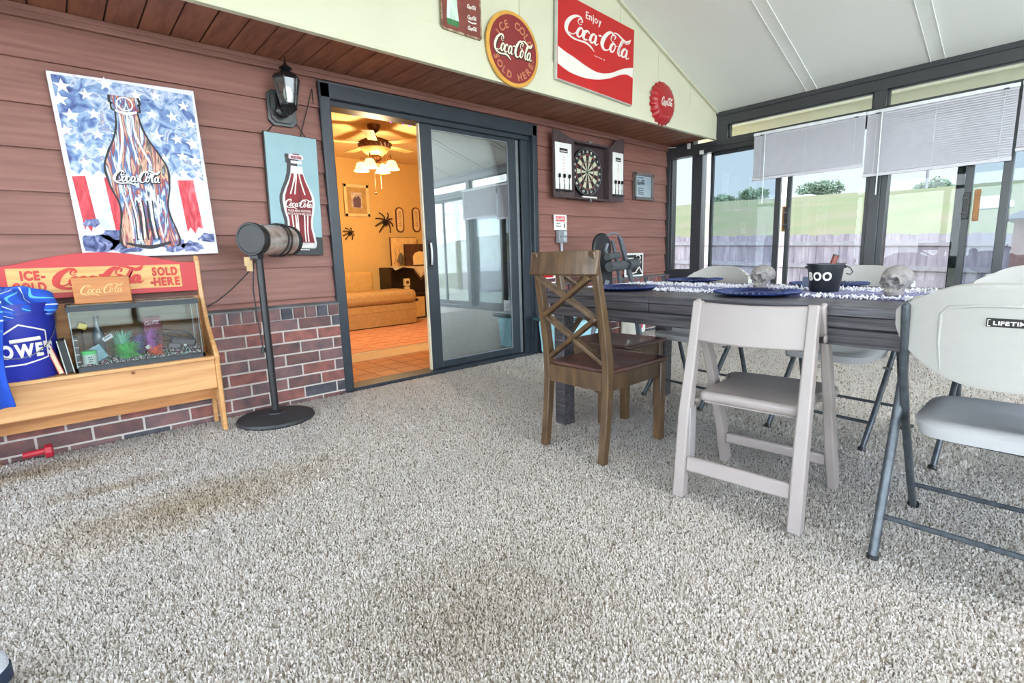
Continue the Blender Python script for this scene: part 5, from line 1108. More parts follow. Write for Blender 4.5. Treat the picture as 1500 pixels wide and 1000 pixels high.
# ---- skulls
def skull_mesh():
    bm = bmesh.new(); bmesh.ops.create_icosphere(bm, subdivisions=6, radius=1)
    def sm(a, b, x): t = max(0, min(1, (x-a)/(b-a))); return t*t*(3-2*t)
    def bump(p, c, r): d = (p-Vector(c)).length/r; return max(0, 1-d*d)**2
    for v in bm.verts:
        p = v.co.copy(); x, y, z = p   # y forward (face), z up
        q = Vector((x*.72, y*.92, z*.74))
        if z < -.05 and y > -.1:       # face drawn down and forward into the jaws
            k = sm(-.05, -.75, z)*sm(-.1, .45, y) if True else 0
            k = sm(.05, .75, -z)*sm(-.15, .4, y); q.z -= .30*k; q.y += -.10*k; q.x *= 1-.22*k
        if z < -.3 and y < .05: q.z += .16*sm(.3, .9, -z)*sm(-.05, .3, -y+.05)
        q.x *= 1-.16*sm(.1, .9, y)*sm(-.2, .4, z)*.6   # temples
        for s in (-1, 1):
            q.y += .11*bump(q, (s*.27, .86, .12), .22)      # brow
            q -= Vector((s*.0, .46, .0))*bump(q, (s*.27, .76, -.10), .27)**.7   # eye socket
            q += Vector((s*.10, .05, 0))*bump(q, (s*.48, .56, -.26), .20)    # cheekbone
            q -= Vector((s*.20, 0, 0))*bump(q, (s*.50, .40, -.52), .24)      # hollow under the cheekbone
            q -= Vector((s*.10, 0, 0))*bump(q, (s*.62, .42, .02), .25)        # temple
        q.y -= .32*bump(q, (0, .80, -.34), .15); q.y += .05*bump(q, (0, .82, -.16), .10)
        q.y -= .10*bump(q, (0, .74, -.67), .42)*0
        q += Vector((0, 0, 0))+p*.012*noise.noise(p*5)
        v.co = q
    me = bpy.data.meshes.new('cranium'); bm.to_mesh(me); bm.free(); me.polygons.foreach_set('use_smooth', [True]*len(me.polygons)); return me
M_bone = mat('aged_grey_bone', (128, 123, 121), .65, c2=(112, 106, 104), scale=3.5, bump=.25, bscale=14)
me = skull_mesh(); me.materials.append(M_bone)
def skull_at(px_, py_, size, facing, lab, src=None):
    p_ = at(px_, py_, Z=ZT+.006)
    if src: return dup(src, (p_.x, p_.y, ZT+.007), facing, lab)
    t = thing('skull', lab, 'skull', (p_.x, p_.y, ZT+.007), facing, group='grey skulls on the table')
    s = size; o = bpy.data.objects.new('cranium', me); COL.objects.link(o); o.parent = t; o.scale = (s, s, s); o.location = (0, 0, s*.98)
    g = G(); g.M = Matrix.Translation((0, 0, s*.98)) @ Matrix.Diagonal((s, s, s, 1))
    def jaw(u, v):
        a = (u-.5)*PI*1.15; x = .42*math.sin(a); y = .16+.60*math.cos(a)-.02; zz = -.96+.26*v+.42*(abs(u-.5)*2)**3*v
        k = .9+.1*v; return (x*k, y*k, zz)
    g.grid(jaw, 36, 6); o = part('jaw', g, M_bone, t, smooth=60); m_ = o.modifiers.new('thick', 'SOLIDIFY'); m_.thickness = .10*s; m_.offset = -.2
    for row, z0 in ((0, -.68), (1, -.59)):
        g = G(); g.M = Matrix.Translation((0, 0, s*.98)) @ Matrix.Diagonal((s, s, s, 1))
        for k in range(12): a = (k-5.5)*.17; g.ell((.38*math.sin(a), .15+.62*math.cos(a), z0), (.032, .04, .055), 8, 6)
        part('teeth', g, mat('yellowed_teeth', (160, 152, 140), .4), t)
    return t
def dirpx(x0, y0, x1, y1): a, b = at(x0, y0, Z=ZT), at(x1, y1, Z=ZT); return math.atan2(b.y-a.y, b.x-a.x)
S1 = skull_at(1117, 422, .064, 0, 'smaller-looking grey skull leaning by the rim of the nearest blue plate, left of the pail')
fl = vd+PI  # viewing direction
left = math.atan2(-_r.y, -_r.x)
S1.rotation_euler = (0, 0, left-PI/2+.30)
S2 = skull_at(1312, 433, 0, left-PI/2+.35, 'grey skull on the runner end at the right, in front of the white chair backs', S1)

# ============================================================ CHAIRS
M_xw = mat('brown_worn_wood', (90, 68, 44), .35, c2=(64, 46, 31), scale=6, stretch=(5, 5, .8), bump=.15, bscale=30, coat=.15)
M_xs = mat('dark_red_brown_seat', (88, 56, 48), .3, c2=(58, 38, 34), scale=5, stretch=(1, 4, 4), coat=.3)
def xchair(name, lab, tone):
    t = thing(name, lab, 'chair'); w2 = .20; zs = .425
    for s in (-1, 1):
        g = G(); pts = [(s*(w2-.02), -.250, 0), (s*(w2-.02), -.228, .16), (s*(w2-.02), -.212, .34), (s*(w2-.02), -.212, .46), (s*(w2-.022), -.235, .62), (s*(w2-.026), -.270, .80), (s*(w2-.03), -.300, .955)]
        g.path_bar(pts, .036, [.036, .038, .042, .044, .040, .034, .028]); part('rear_leg', g, tone, t, bevel=.004)
        g = G(); g.bar((s*(w2-.022), .212, 0), (s*(w2-.022), .212, zs-.02), .042, .042); part('front_leg', g, tone, t, bevel=.004)
    g = G()
    for s in (-1, 1): g.box((s*(w2-.012), -.20, zs-.095), (s*(w2-.034), .205, zs-.018))
    g.box((-w2+.03, .20, zs-.095), (w2-.03, .224, zs-.018)); g.box((-w2+.03, -.228, zs-.095), (w2-.03, -.20, zs-.01)); part('seat_rail', g, tone, t, bevel=.003)
    g = G()
    def seat(u, v): x = (u-.5)*2*(w2+.004); y = -.205+.455*v; return (x*(1-.05*(1-v)), y, zs+.002-.010*(1-(2*u-1)**2)*math.sin(PI*min(1, v*1.1))+.0)
    g.grid(seat, 17, 17); o_ = part('seat', g, M_xs, t, smooth=50); m_ = o_.modifiers.new('thick', 'SOLIDIFY'); m_.thickness = .020; m_.offset = -1; b_ = o_.modifiers.new('bev', 'BEVEL'); b_.width = .004; b_.segments = 2
    g = G()
    def railY(z): return -.262-.045*(z-.76)/.2
    g.path_bar([(-w2+.002, -.296, .905), (-.1, -.312, .905), (0, -.317, .905), (.1, -.312, .905), (w2-.002, -.296, .905)], .105, .024, side=(0, .17, 1)); part('top_rail', g, tone, t, bevel=.005)
    def bY(z): return -.212-.115*max(0, z-.46)/.5-.0
    for z0, z1 in ((.655, .845), (.455, .665)):
        for s in (-1, 1):
            g = G(); g.bar((-s*(w2-.04), bY(z0)-(.004 if s > 0 else -.004), z0), (s*(w2-.04), bY(z1)-(.004 if s > 0 else -.004), z1), .020, .034, up=(0, 1, 0)); part('cross_slat', g, tone, t, bevel=.003)
    return t
xc = xchair('cross_back_chair', 'brown wooden cross-back chair seen from behind, at the near left corner of the table', M_xw); xc.location = (1.988, 1.545, 0); xc.rotation_euler = (0, 0, -PI/2+.0); xc['group'] = 'wooden cross-back chairs'
dup(xc, (2.520, 1.900, 0), PI+.03, 'second brown wooden cross-back chair, at the left end of the table behind the first')

M_bei = mat('taupe_resin', (146, 136, 133), .42, var=.025, scale=8)
def resin_chair():
    t = thing('folding_resin_chair', 'taupe plastic folding chair with a wide back panel, at the middle of the table', 'folding chair'); w2 = .225
    for s in (-1, 1):
        g = G(); g.path_bar([(s*(w2-.02), -.235, 0), (s*(w2-.022), -.205, .33), (s*(w2-.028), -.155, .62), (s*(w2-.03), -.135, .755)], [.042, .042, .036, .034], [.050, .048, .042, .036]); part('rear_leg', g, M_bei, t, bevel=.006)
        g = G(); g.path_bar([(s*(w2-.012), .225, 0), (s*(w2-.016), .15, .20), (s*(w2-.014), .02, .50), (s*(w2-.012), -.095, .715), (s*(w2-.012), -.112, .755)], [.034, .034, .030, .022, .016], [.058, .054, .048, .05, .035]); part('front_leg', g, M_bei, t, bevel=.006)
        g = G(); g.ell((s*(w2-.004), -.09, .64), (.007, .016, .016), 16, 8); g.ell((s*(w2-.03), -.135, .365), (.012, .012, .012), 12, 8); part('pivot_rivet', g, M_bei, t)
        g = G(); g.box((s*(w2-.032), -.215, .14), (s*(w2-.046), -.165, .355)); part('folding_stay', g, mat('grey_stay', (150, 144, 144), .4), t, bevel=.003)
    g = G(); g.path_bar([(-w2+.04, -.222, .135), (0, -.222, .135), (w2-.04, -.222, .135)], .058, .028, side=(0, .1, 1)); part('rear_stretcher', g, M_bei, t, bevel=.008)
    g = G(); g.path_bar([(-w2+.03, .175, .125), (w2-.03, .175, .125)], .045, .026, side=(0, 0, 1)); part('front_stretcher', g, M_bei, t, bevel=.008)
    g = G(); g.path_bar([(-w2+.024, -.145, .678), (-.1, -.160, .674), (0, -.165, .672), (.1, -.160, .674), (w2-.024, -.145, .678)], .148, .020, side=(0, .17, 1)); part('back_panel', g, M_bei, t, bevel=.006)
    g = G()
    def outline(k=1.0): return [(-.168*k, -.165), (.168*k, -.165), (.178*k, -.14), (.178*k, .11), (.212*k, .19), (.206*k, .235), (.17*k, .258), (.07*k, .268), (-.07*k, .268), (-.17*k, .258), (-.206*k, .235), (-.212*k, .19), (-.178*k, .11), (-.178*k, -.14)]
    g.prism(outline(), .372, .412); part('seat', g, M_bei, t, bevel=.016, seg=4)
    g = G(); g.prism([(x*.93, y*.9) for x, y in outline()], .366, .40); part('seat_underside', g, M_bei, t)
    return t
rc = resin_chair(); rc.location = (1.958, .775, 0); rc.rotation_euler = (0, 0, -PI/2+.06)

M_wp = mat('white_granite_plastic', (168, 168, 170), .45, var=.015, scale=60, bump=.05, bscale=300)
M_wr = mat('off_white_back_plastic', (164, 162, 158), .45, var=.015, scale=40, bump=.05, bscale=300)
M_gt = mat('grey_hammered_tube', (78, 84, 90), .35, metal=.3, c2=(60, 66, 72), scale=40)
def fchair():
    t = thing('folding_chair', '', 'folding chair', group='white plastic folding chairs'); w2 = .225
    for s in (-1, 1):
        x = s*(w2-.004)
        g = G(); g.path_bar([(x, .24, 0), (x, .132, .14), (x, -.055, .41), (x*.985, -.155, .56), (x*.97, -.205, .69), (x*.97, -.228, .78)], .020, .030); part('front_leg', g, M_gt, t, bevel=.007)
        g = G(); x2 = s*(w2+.010); g.tube([(x2, -.24, 0), (x2, -.06, .53)], [.0135, .0135], 14); g.tube([(x2, -.06, .53), (x2*.99, -.05, .56)], [.0135, .007], 14); part('rear_leg', g, M_gt, t)
        g = G(); g.tube([(x2+s*.012, -.073, .47), (x2-s*.016, -.073, .47)], .007, 10); part('rivet', g, M_steel, t); g = G(); g.tube([(x-s*.012, .02, .36), (x2+s*.012, .02, .36)], .006, 10); part('rivet', g, M_steel, t)
        g = G(); g.tube([(x2, -.24, 0), (x2, -.2385, .012)], .016, 14); part('foot_cap', g, M_black, t); g = G(); g.tube([(x, .24, .002), (x, .232, .014)], .017, 14); part('foot_cap', g, M_black, t)
    g = G(); g.tube([(-w2, .153, .115), (w2, .153, .115)], .008, 10); part('front_stretcher', g, M_gt, t)
    g = G(); g.tube([(-w2-.01, -.198, .125), (w2+.01, -.198, .125)], .008, 10); part('rear_stretcher', g, M_gt, t)
    g = G(); 
    def se(u, v):  # seat shell: rolled rim, shallow dish
        a = 2*PI*u; n_ = 5.0; c, s_ = math.cos(a), math.sin(a); X = (.192+.008*math.sin(a))*math.copysign(abs(c)**(2/n_), c); Y = .215*math.copysign(abs(s_)**(2/n_), s_)+.015
        if v < .25: k = v/.25; return (X*.955, Y*.955+.0007, .395+.0*k) if k < .01 else (X*(.955+.045*k), .015+(Y-.015)*(.955+.045*k), .395+.035*k)
        k = (v-.25)/.75; q = 1-k; rim = .012*math.sin(min(1, k*5)*PI/2)
        return (X*q, .015+(Y-.015)*q, .430+rim*(1 if k < .25 else 1)-.014*min(1, max(0, k-.2)*2.2)**1.0+ .0)
    g.grid(se, 64, 22, True); part('seat', g, M_wp, t, smooth=60)
    g = G()
    def byy(x, z): return -.255+.05*(x/.23)**2*1.0-.0+(.845-z)*.20-.008
    def shell(off, nm, mm):
        g = G(); R = []
        nu_, nv_ = 37, 23
        def f(u, v):
            X = (u-.5)*2; Z = v*2-1; sx_ = math.sqrt(max(0, 1-abs(Z)**3.2*.42)) ; w_ = .236*(1-.55*max(0, Z-.35)**2.2-.10*max(0, -Z-.2)**1.2)
            x = X*w_; zt__ = .838-.045*abs(X)**3.4*1.0; zb__ = .562+.105*abs(X)**2.6; z = zb__+(zt__-zb__)*v
            return (x, byy(x, z)+off, z)
        g.grid(f, nu_, nv_); o = part(nm, g, mm, t, smooth=60); m_ = o.modifiers.new('thick', 'SOLIDIFY'); m_.thickness = .026; m_.offset = 0; b_ = o.modifiers.new('bev', 'BEVEL'); b_.width = .008; b_.segments = 3; b_.limit_method = 'ANGLE'; return o
    shell(0, 'backrest', M_wr)
    # raised frame round the recessed badge panel, and the badge
    g = G(); 
    def on(x, z, d=.0135): return (x, byy(x, z)-d, z)
    pts_ = [(-.135, .755), (-.12, .775), (-.06, .783), (0, .785), (.06, .783), (.12, .775), (.135, .755)]
    g.tube([on(x, z) for x, z in pts_], .005, 8)
    for s in (-1, 1): g.tube([on(s*.135, .755), on(s*.137, .68), on(s*.13, .60)], [.005, .0035, .002], 8)
    part('raised_moulding', g, M_wr, t)
    g = G(); fr_ = frame(on(0, .742, .0145), (1, 0, 0), (0, -.20, .98)); g.M = fr_; g.box((-.044, -.011, -.002), (.044, .011, .002)); bdg = part('badge', g, M_black, t, bevel=.001)
    g = G(); g.M = fr_; text(g, 'LIFETIME', .068, .010, .002, .003, .003, 0, .03)
    for a_, b_ in (((-.041, -.008), (-.041, .008)), ((-.041, .008), (-.036, .008)), ((-.041, -.008), (-.036, -.008))): g.bar((*a_, .0024), (*b_, .0024), .0012, .0012)
    part('badge_lettering', g, M_white, bdg, smooth=0)
    return t
fc = fchair(); fc.location = (1.985, .105, 0); fc.rotation_euler = (0, 0, -PI/2); fc['label'] = 'white plastic folding chair with a black LIFETIME badge, nearest the camera at the right edge'
A0 = at(951, 577, Z=0); 
for (x, y, rz), lab in (((3.035, 1.625, PI/2-.16), 'white plastic folding chair on the window side, behind the left skull'), ((2.952, .800, PI/2-.10), 'white plastic folding chair on the window side, behind the black BOO pail'), ((2.88, .105, PI/2-.06), 'white plastic folding chair on the window side, half hidden behind the nearest chair back')):
    dup(fc, (x, y, 0), rz, lab)

# ============================================================ BLINDS ON THE WINDOW WALL
M_bl = mat('pale_grey_blind_slat', (206, 204, 212), .5, var=.02); M_br = mat('white_blind_rail', (224, 226, 230), .4); M_cord = mat('white_cord', (236, 238, 240), .5)
def blind(y0, y1, zt, zb, lab, wand_y, n):
    t = thing('mini_blind', lab, 'blinds', (W-.045, y0, zt), group='mini blinds on the windows'); L = y0-y1
    g = G(); g.box((-.015, -L, -.03), (.018, 0, 0)); part('head_rail', g, M_br, t, bevel=.003)
    g = G(); dz = (zt-.035-zb-.03)/n
    for k in range(n):
        z = -.042-dz*k; g.hexa([(-.009, -L+.004, z-.0105), (.006, -L+.004, z+.010), (.006, -.004, z+.010), (-.009, -.004, z-.0105), (-.009, -L+.004, z-.0099), (.006, -L+.004, z+.0106), (.006, -.004, z+.0106), (-.009, -.004, z-.0099)])
    part('slats', g, M_bl, t, smooth=0)
    g = G(); q = zb-zt; g.box((-.014, -L+.002, q), (.010, -.002, q+.028)); g.box((-.012, -L+.002, q+.03), (.012, -.002, q+.036)); part('bottom_rail', g, M_bl, t, bevel=.003)
    g = G()
    for f in (.08, .5, .92): 
        for x in (-.013, .012): g.tube([(x, -L*f, -.03), (x, -L*f, q+.01)], .0012, 4)
    part('ladder_cord', g, M_cord, t)
    g = G(); wz = wand_y[1]; g.tube([(-.022, wand_y[0]-y0, -.02), (-.024, wand_y[0]-y0, wz)], .0055, 8); part('tilt_wand', g, mat('clear_wand', (226, 232, 236), .2, spec=.8), t)
    g = G(); g.box((-.02, -.075-.03, -.036), (-.012, -.07, -.026)); g.box((-.02, -L+.06, -.036), (-.012, -L+.09, -.026)); part('hardware', g, mat('dark_hardware', (70, 72, 76), .5), t)
    return t
XBN = W-.045; f_ = lambda x, y: at(x, y, X=XBN)
a, b, c, d = f_(1105, 196), f_(1270, 164), f_(1105, 263), f_(1265, 247)
wnd = f_(1122, 204); blind(a.y, b.y, (a.z+b.z)/2, (c.z+d.z)/2, 'short grey mini blind at the left, over the window nearest the house wall', (wnd.y, f_(1118, 298).z-(a.z+b.z)/2), 24)
a2, b2, c2, d2 = f_(1271, 164), f_(1496, 120), f_(1267, 259), f_(1488, 235)
wnd = f_(1294, 160); blind(a2.y, b2.y, (a2.z+b2.z)/2, (c2.z+d2.z)/2, 'wide mini blind with partly open slats over the middle window', (wnd.y, f_(1286, 285).z-(a2.z+b2.z)/2), 27)
a3 = f_(1498, 118); blind(b2.y-.012, b2.y-.98, a3.z, f_(1490, 222).z, 'mini blind cut by the right edge of the picture', (b2.y-.9, -.6), 25)
# white louvred registers by the window wall, seen under the table
def register(y0, y1, vertical, lab):
    t = thing('wall_heater', lab, 'heater', (W-.06, y0, 0)); L = y0-y1; Mw = mat('white_metal_register', (232, 236, 240), .4)
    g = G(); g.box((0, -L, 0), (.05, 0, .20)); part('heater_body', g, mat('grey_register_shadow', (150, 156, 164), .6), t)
    g = G()
    for a_, b_ in ((0, -.02), (-L+.02, -L)): g.box((-.008, min(a_, b_), .0), (0, max(a_, b_), .20))
    g.box((-.008, -L, .19), (.05, 0, .205)); g.box((-.008, -L, 0), (0, 0, .015))
    if vertical:
        k = 0
        while k*.03 < L: g.box((-.008, -k*.03-.016, 0), (0, -k*.03, .19)); k += 1
    else:
        for k in range(7): g.box((-.010, -L, .015+.026*k), (0, 0, .030+.026*k))
    part('louvre', g, Mw, t); return t
register(at(1205, 498, X=W-.06).y, at(1262, 503, X=W-.06).y, True, 'white ribbed baseboard heater under the windows, seen below the table')
register(at(1277, 503, X=W-.06).y, at(1420, 512, X=W-.06).y, False, 'white baseboard vent with level slats, right of the ribbed one below the table')

# ============================================================ EXERCISE BENCH AND LEANING SIGNS BY THE WALL
ex = thing('exercise_bench', 'folded black exercise bench with grey foam rollers, standing behind the table by the wall', 'exercise machine', (4.15, 3.02, 0)); YE = 3.02
E0 = Vector(ex.location); ep = lambda x, y, Y=YE: at(x, y, Y=Y)-E0
g = G(); c0, c1 = ep(893, 350), ep(903, 412); r_ = .13
P = [(c1.x-.16, c1.z-.2), (c1.x+.10, c1.z-.2)]; cx_, cz_ = ep(891, 365).x, ep(891, 362).z; P = [(cx_+r_*math.cos(a)+(0), cz_+r_*1.05*math.sin(a)) for a in [PI*k/16 for k in range(17)]]+[(cx_-r_+.03, cz_-.62), (cx_+r_+.05, cz_-.62)]
g.prism(P, .06, .10, lambda a, b, h: (a, h, b)); part('back_pad', g, mat('black_vinyl_pad', (34, 34, 38), .5), ex, bevel=.012)
M_gf = mat('grey_steel_frame', (98, 102, 110), .4, metal=.3)
g = G(); g.path_bar([ep(908, 347), ep(918, 385), ep(926, 414), ep(936, 450)], .05, .03, side=(1, 0, 0)); g.path_bar([ep(897, 352, 3.06), ep(905, 390, 3.06), ep(908, 415, 3.06)], .03, .03); part('frame_rail', g, M_gf, ex, bevel=.004)
g = G(); q = ep(926, 412); g.bar(q, (q.x+.15, .0, .03), .05, .04); g.bar(ep(890, 410), (ep(890, 410).x-.1, .15, .03), .05, .04); g.box((q.x-.12, -.03, 0), (q.x+.3, .03, .04)); g.box((q.x-.1, .02, .0), (q.x-.04, .2, .04)); part('floor_frame', g, M_gf, ex, bevel=.004)
g = G(); g.tube([ep(890, 357, 2.98), ep(887, 366, 2.98), ep(891, 378, 2.98), ep(905, 377, 2.98)], .014, 10); g.tube([ep(889, 345, 2.98), ep(897, 341, 2.98), ep(905, 343, 2.98), ep(910, 352, 2.98)], .010, 10); part('handle_bar', g, mat('light_grey_bar', (128, 134, 142), .35, metal=.4), ex)
M_foam = mat('grey_foam_roller', (78, 80, 84), .95, bump=.8, bscale=80)
for (x0, y0, x1, y1, r) in ((889, 376, 906, 374, .032), (892, 391, 915, 388, .045), (920, 388, 933, 385, .045)):
    g = G(); g.tube([ep(x0, y0, 2.95), ep(x1, y1, 2.95)], r, 16); part('foam_roller', g, M_foam, ex)
g = G(); g.tube([ep(892, 390, 2.95), ep(933, 386, 2.95)], .015, 10); part('roller_bar', g, M_gf, ex)
t = thing('wall_knob', 'small dark red round hook on the siding beside the exercise bench', 'knob', tuple(at(910, 354, Y=3.53))); g = G(); g.M = F0; disc(g, .014, -.012, .02); g2 = part('knob_body', g, mat('dark_red_knob', (170, 50, 56), .4), t, bevel=.004)  # round dark red knob on the siding
g = G(); g.M = F0 @ Matrix.Translation((.0, .045, 0)); disc(g, .010, -.012, .01); part('knob_cap', g, mat('dark_red_knob', (170, 50, 56), .4), t)
# dark picture with a white line drawing, standing on the ledge
a, b = at(916, 371, Y=3.50), at(942, 407, Y=3.50); hw = (b.x-a.x)/2; hh = (a.z-.668)
t = thing('leaning_sign', 'black sign with a white frame and white line figure, standing on the wall ledge', 'sign', ((a.x+b.x)/2, 3.512, .669))
g = G(); g.box((-hw, -.012, 0), (hw, .006, hh)); part('sign_frame', g, mat('white_sign_frame', (226, 226, 222), .5), t, bevel=.002)
g = G(); g.box((-hw+.022, -.0135, .022), (hw-.022, -.012, hh-.022)); part('black_field', g, M_black, t)
g = G(); g.M = Matrix.Translation((0, -.0137, 0)) @ F0
stroke(g, [(.03, .235, .01), (.08, .25, .02), (.115, .22, .016), (.10, .19, .012), (.125, .16, .014), (.09, .13, .012), (.12, .08, .02), (.15, .04, .012)], 0, .001); stroke(g, [(.05, .21, .008), (.04, .18, .01), (.06, .165, .006), (.05, .13, .01), (.07, .1, .012), (.02, .05, .014)], 0, .001)
stroke(g, [(.0, .12, .006), (.05, .14, .014), (.09, .11, .01), (.05, .07, .012)], 0, .001); stroke(g, [(-.14, .05, .010), (-.05, .04, .016), (.05, .05, .008)], 0, .001)
dashes(g, .12, 4, 0, .001, -.075, hh-.06, .013, 5); dashes(g, .07, 2, 0, .001, -.07, hh-.10, .014, 6); stroke(g, [(-.15, .12, .006), (-.1, .10, .02), (-.03, .13, .006)], 0, .001)
part('white_drawing', g, M_white, t, smooth=0)
# white panel with a red disc lower down, cyan tub, cream board, small signs behind the chair
a, b = at(921, 463, Y=3.40), at(945, 487, Y=3.40)
t = thing('white_poster_board', 'white board with a red disc leaning on the brick wall, seen under the table', 'poster', ((a.x+b.x)/2, 3.44, .012)); hw = .21
g = G(); g.box((-hw, -.01, 0), (hw, .01, .46)); part('board', g, mat('white_board', (230, 228, 224), .6), t)
c_ = at(939, 477, Y=3.43)-Vector(t.location); g = G(); g.M = Matrix.Translation((c_.x, -.0105, c_.z)) @ F0; disc(g, .034, 0, .002); part('red_disc', g, mat('red_disc_print', (206, 62, 72), .5), t)
g = G(); g.M = Matrix.Translation((c_.x, -.0105, c_.z)) @ F0; g.prism([(-.16, -.06), (-.05, -.05), (-.03, .0), (-.09, .11), (-.13, .10)], 0, .002); part('pale_blue_shape', g, mat('pale_blue_print', (196, 216, 224), .5), t)
t = thing('cream_board', 'cream wedge-shaped panel standing beside the exercise bench, under the table', 'panel', tuple(at(918, 487, Y=3.2))); t.location.z = 0
g = G(); g.prism([(-.10, 0), (.17, 0), (.04, .52), (-.06, .52)], -.01, .01, lambda a, b, h: (a, h, b)); part('panel_body', g, mat('cream_grey_panel', (196, 190, 176), .6), t)
a = at(858, 470, Y=3.25)
t = thing('toy_tub', 'pale cyan plastic tub with a dark green rim, behind the wooden chairs near the wall', 'tub', (a.x-.13, 3.30, 0))
g = G(); g.prism([(-.30, .0), (.26, .0), (.33, .33), (-.34, .33)], -.16, .16, lambda a, b, h: (a, h, b)); part('tub_body', g, mat('pale_cyan_plastic', (166, 216, 226), .4), t, bevel=.03, seg=4)
g = G(); g.box((-.37, -.19, .33), (.36, .19, .36)); part('tub_rim', g, mat('dark_teal_rim', (46, 84, 88), .4), t, bevel=.012)
g = G(); g.box((-.32, -.16, .36), (.32, .16, .375)); part('tub_lid', g, mat('white_lid', (222, 230, 230), .4), t, bevel=.005)
a = at(806, 406, Y=3.49); t = thing('ledge_sign', 'small white and red striped sign on the ledge, seen through the chair back', 'sign', (a.x, 3.512, .669))
g = G(); g.box((-.09, -.006, 0), (.09, .006, .11)); part('sign_board', g, mat('white_sign_plate', (240, 236, 230), .4), t)
g = G(); g.box((-.08, -.008, .06), (.06, -.006, .095)); part('red_band', g, M_cola, t); g = G(); g.box((-.04, -.008, .015), (.085, -.006, .05)); part('dark_band', g, mat('plum_band', (84, 50, 62), .5), t)

# ============================================================ OUTSIDE THE WINDOWS
XF = 12.0
fn = thing('picket_fence', 'weathered grey-pink wooden board fence behind the windows', 'fence', (XF, 3.75, 0)); M_pk = mat('weathered_board', (176, 160, 166), .9, c2=(138, 124, 132), scale=2.2, stretch=(5, 5, .8), bump=.3, bscale=14)
ztop = lambda y: 1.19-.038*(3.75-y)+0
g = G(); R = random.Random(4); y = 16.0
while y > -9:
    w_ = .138; z = ztop(y)+R.uniform(-.015, .02)-3.75*0; x = R.uniform(-.006, .006)
    yl = y-3.75; g.hexa([(x, yl-w_, -.3), (x+.018, yl-w_, -.3), (x+.018, yl, -.3), (x, yl, -.3), (x, yl-w_, z), (x+.018, yl-w_, z), (x+.018, yl, z), (x, yl, z)]); y -= w_+.004
pk = part('fence_boards', g, M_pk, fn, smooth=0)
for dz in (-.16, -.62):
    g = G(); g.hexa([(-.04, -12.75, ztop(-9)+dz-.05), (0, -12.75, ztop(-9)+dz-.05), (0, 12.25, ztop(16)+dz-.05), (-.04, 12.25, ztop(16)+dz-.05), (-.04, -12.75, ztop(-9)+dz+.04), (0, -12.75, ztop(-9)+dz+.04), (0, 12.25, ztop(16)+dz+.04), (-.04, 12.25, ztop(16)+dz+.04)]); part('fence_rail', g, mat('pale_fence_rail', (168, 156, 160), .9, var=.1), fn, smooth=0)
# outer roof overhang
g = G(); g.box((W+.12, YF-.2, 2.50), (W+1.05, 3.75, 2.53)); g.box((W+1.0, YF-.2, 2.34), (W+1.05, 3.75, 2.53)); struct('trim_eave', g, mat('cream_eave_panel', (244, 242, 226), .6, var=.02)) 
for o_ in list(COL.objects):
    if o_.name == 'trim_eave': o_.name = 'trim_14'
# bushes and trees on the crest
M_leaf = [mat('grey_green_leaves', (112, 128, 104), .8, c2=(90, 108, 84), scale=2), mat('olive_leaves', (124, 142, 110), .8, c2=(96, 114, 84), scale=2)]
M_bark = mat('tree_bark', (110, 98, 88), .9)
def tree(px0, px1, ytop, ybase, X, lab, k, dens):
    a, b = at(px0, ybase, X=X), at(px1, ybase, X=X); zt_ = at((px0+px1)/2, ytop, X=X).z; c = (a+b)/2; wd = abs(a.y-b.y); zb_ = c.z-.5
    t = thing('tree', lab, 'tree', (X, c.y, zb_), group='trees on the hill crest'); R = random.Random(px0); H = (zt_-zb_)*1.45
    g = G(); nb = max(3, int(wd/.8)); cl = []
    for i in range(nb):
        yy = -wd/2*.85+wd*.85*(i+.5)/nb+R.uniform(-.2, .2); hh = H*(R.uniform(.72, 1) if 0 < i < nb-1 else .7); cl.append((yy, hh)); g.tube([(0, yy*.7, 0), (R.uniform(-.3, .3), yy, hh*.8)], [.09, .03], 6)
    part('trunk', g, M_bark, t); g = G()
    for yy, hh in cl:
        for _ in range(dens):
            v = Vector((R.gauss(0, 1), R.gauss(0, 1), R.gauss(0, 1))).normalized()*R.random()**.4; p = Vector((v.x*.8, yy+v.y*wd/nb*.75, hh*.62+v.z*hh*.36)); s_ = R.uniform(.06, .16); e1 = Vector((R.uniform(-1, 1), R.uniform(-1, 1), R.uniform(-1, 1))).normalized(); e2 = e1.orthogonal().normalized(); g.add([p-e1*s_, p-e2*s_*.5, p+e1*s_, p+e2*s_*.5], [(0, 1, 2, 3)])
    part('foliage', g, M_leaf[k], t, smooth=0)
tree(1166, 1236, 265, 290, 41, 'largest grey-green tree clump on the grassy crest, seen in the middle window', 0, 420)
tree(1338, 1402, 266, 280, 41, 'low pale tree clump on the crest beside the thin pole', 0, 260)
tree(1078, 1122, 276, 298, 41, 'dark tree clump on the crest, seen through the tinted left pane', 1, 420)
tree(1040, 1074, 287, 301, 41, 'lower tree clump at the left on the crest, behind the tinted pane', 1, 300)
tree(1440, 1452, 268, 276, 41, 'tiny bush on the crest near the right post of the window', 1, 120)
p_ = at(1357, 272, X=40); t = thing('utility_pole', 'thin utility pole standing on the grassy crest', 'pole', (40, p_.y, p_.z-.8)); g = G(); g.tube([(0, 0, 0), (0, 0, at(1358, 246, X=40).z-p_.z+1.2)], [.09, .07], 8); part('pole', g, mat('grey_pole', (126, 124, 126), .8), t)
g = G(); g.box((-.05, -.5, 2.0), (.05, .5, 2.08)); part('crossarm', g, mat('grey_pole', (126, 124, 126), .8), t)
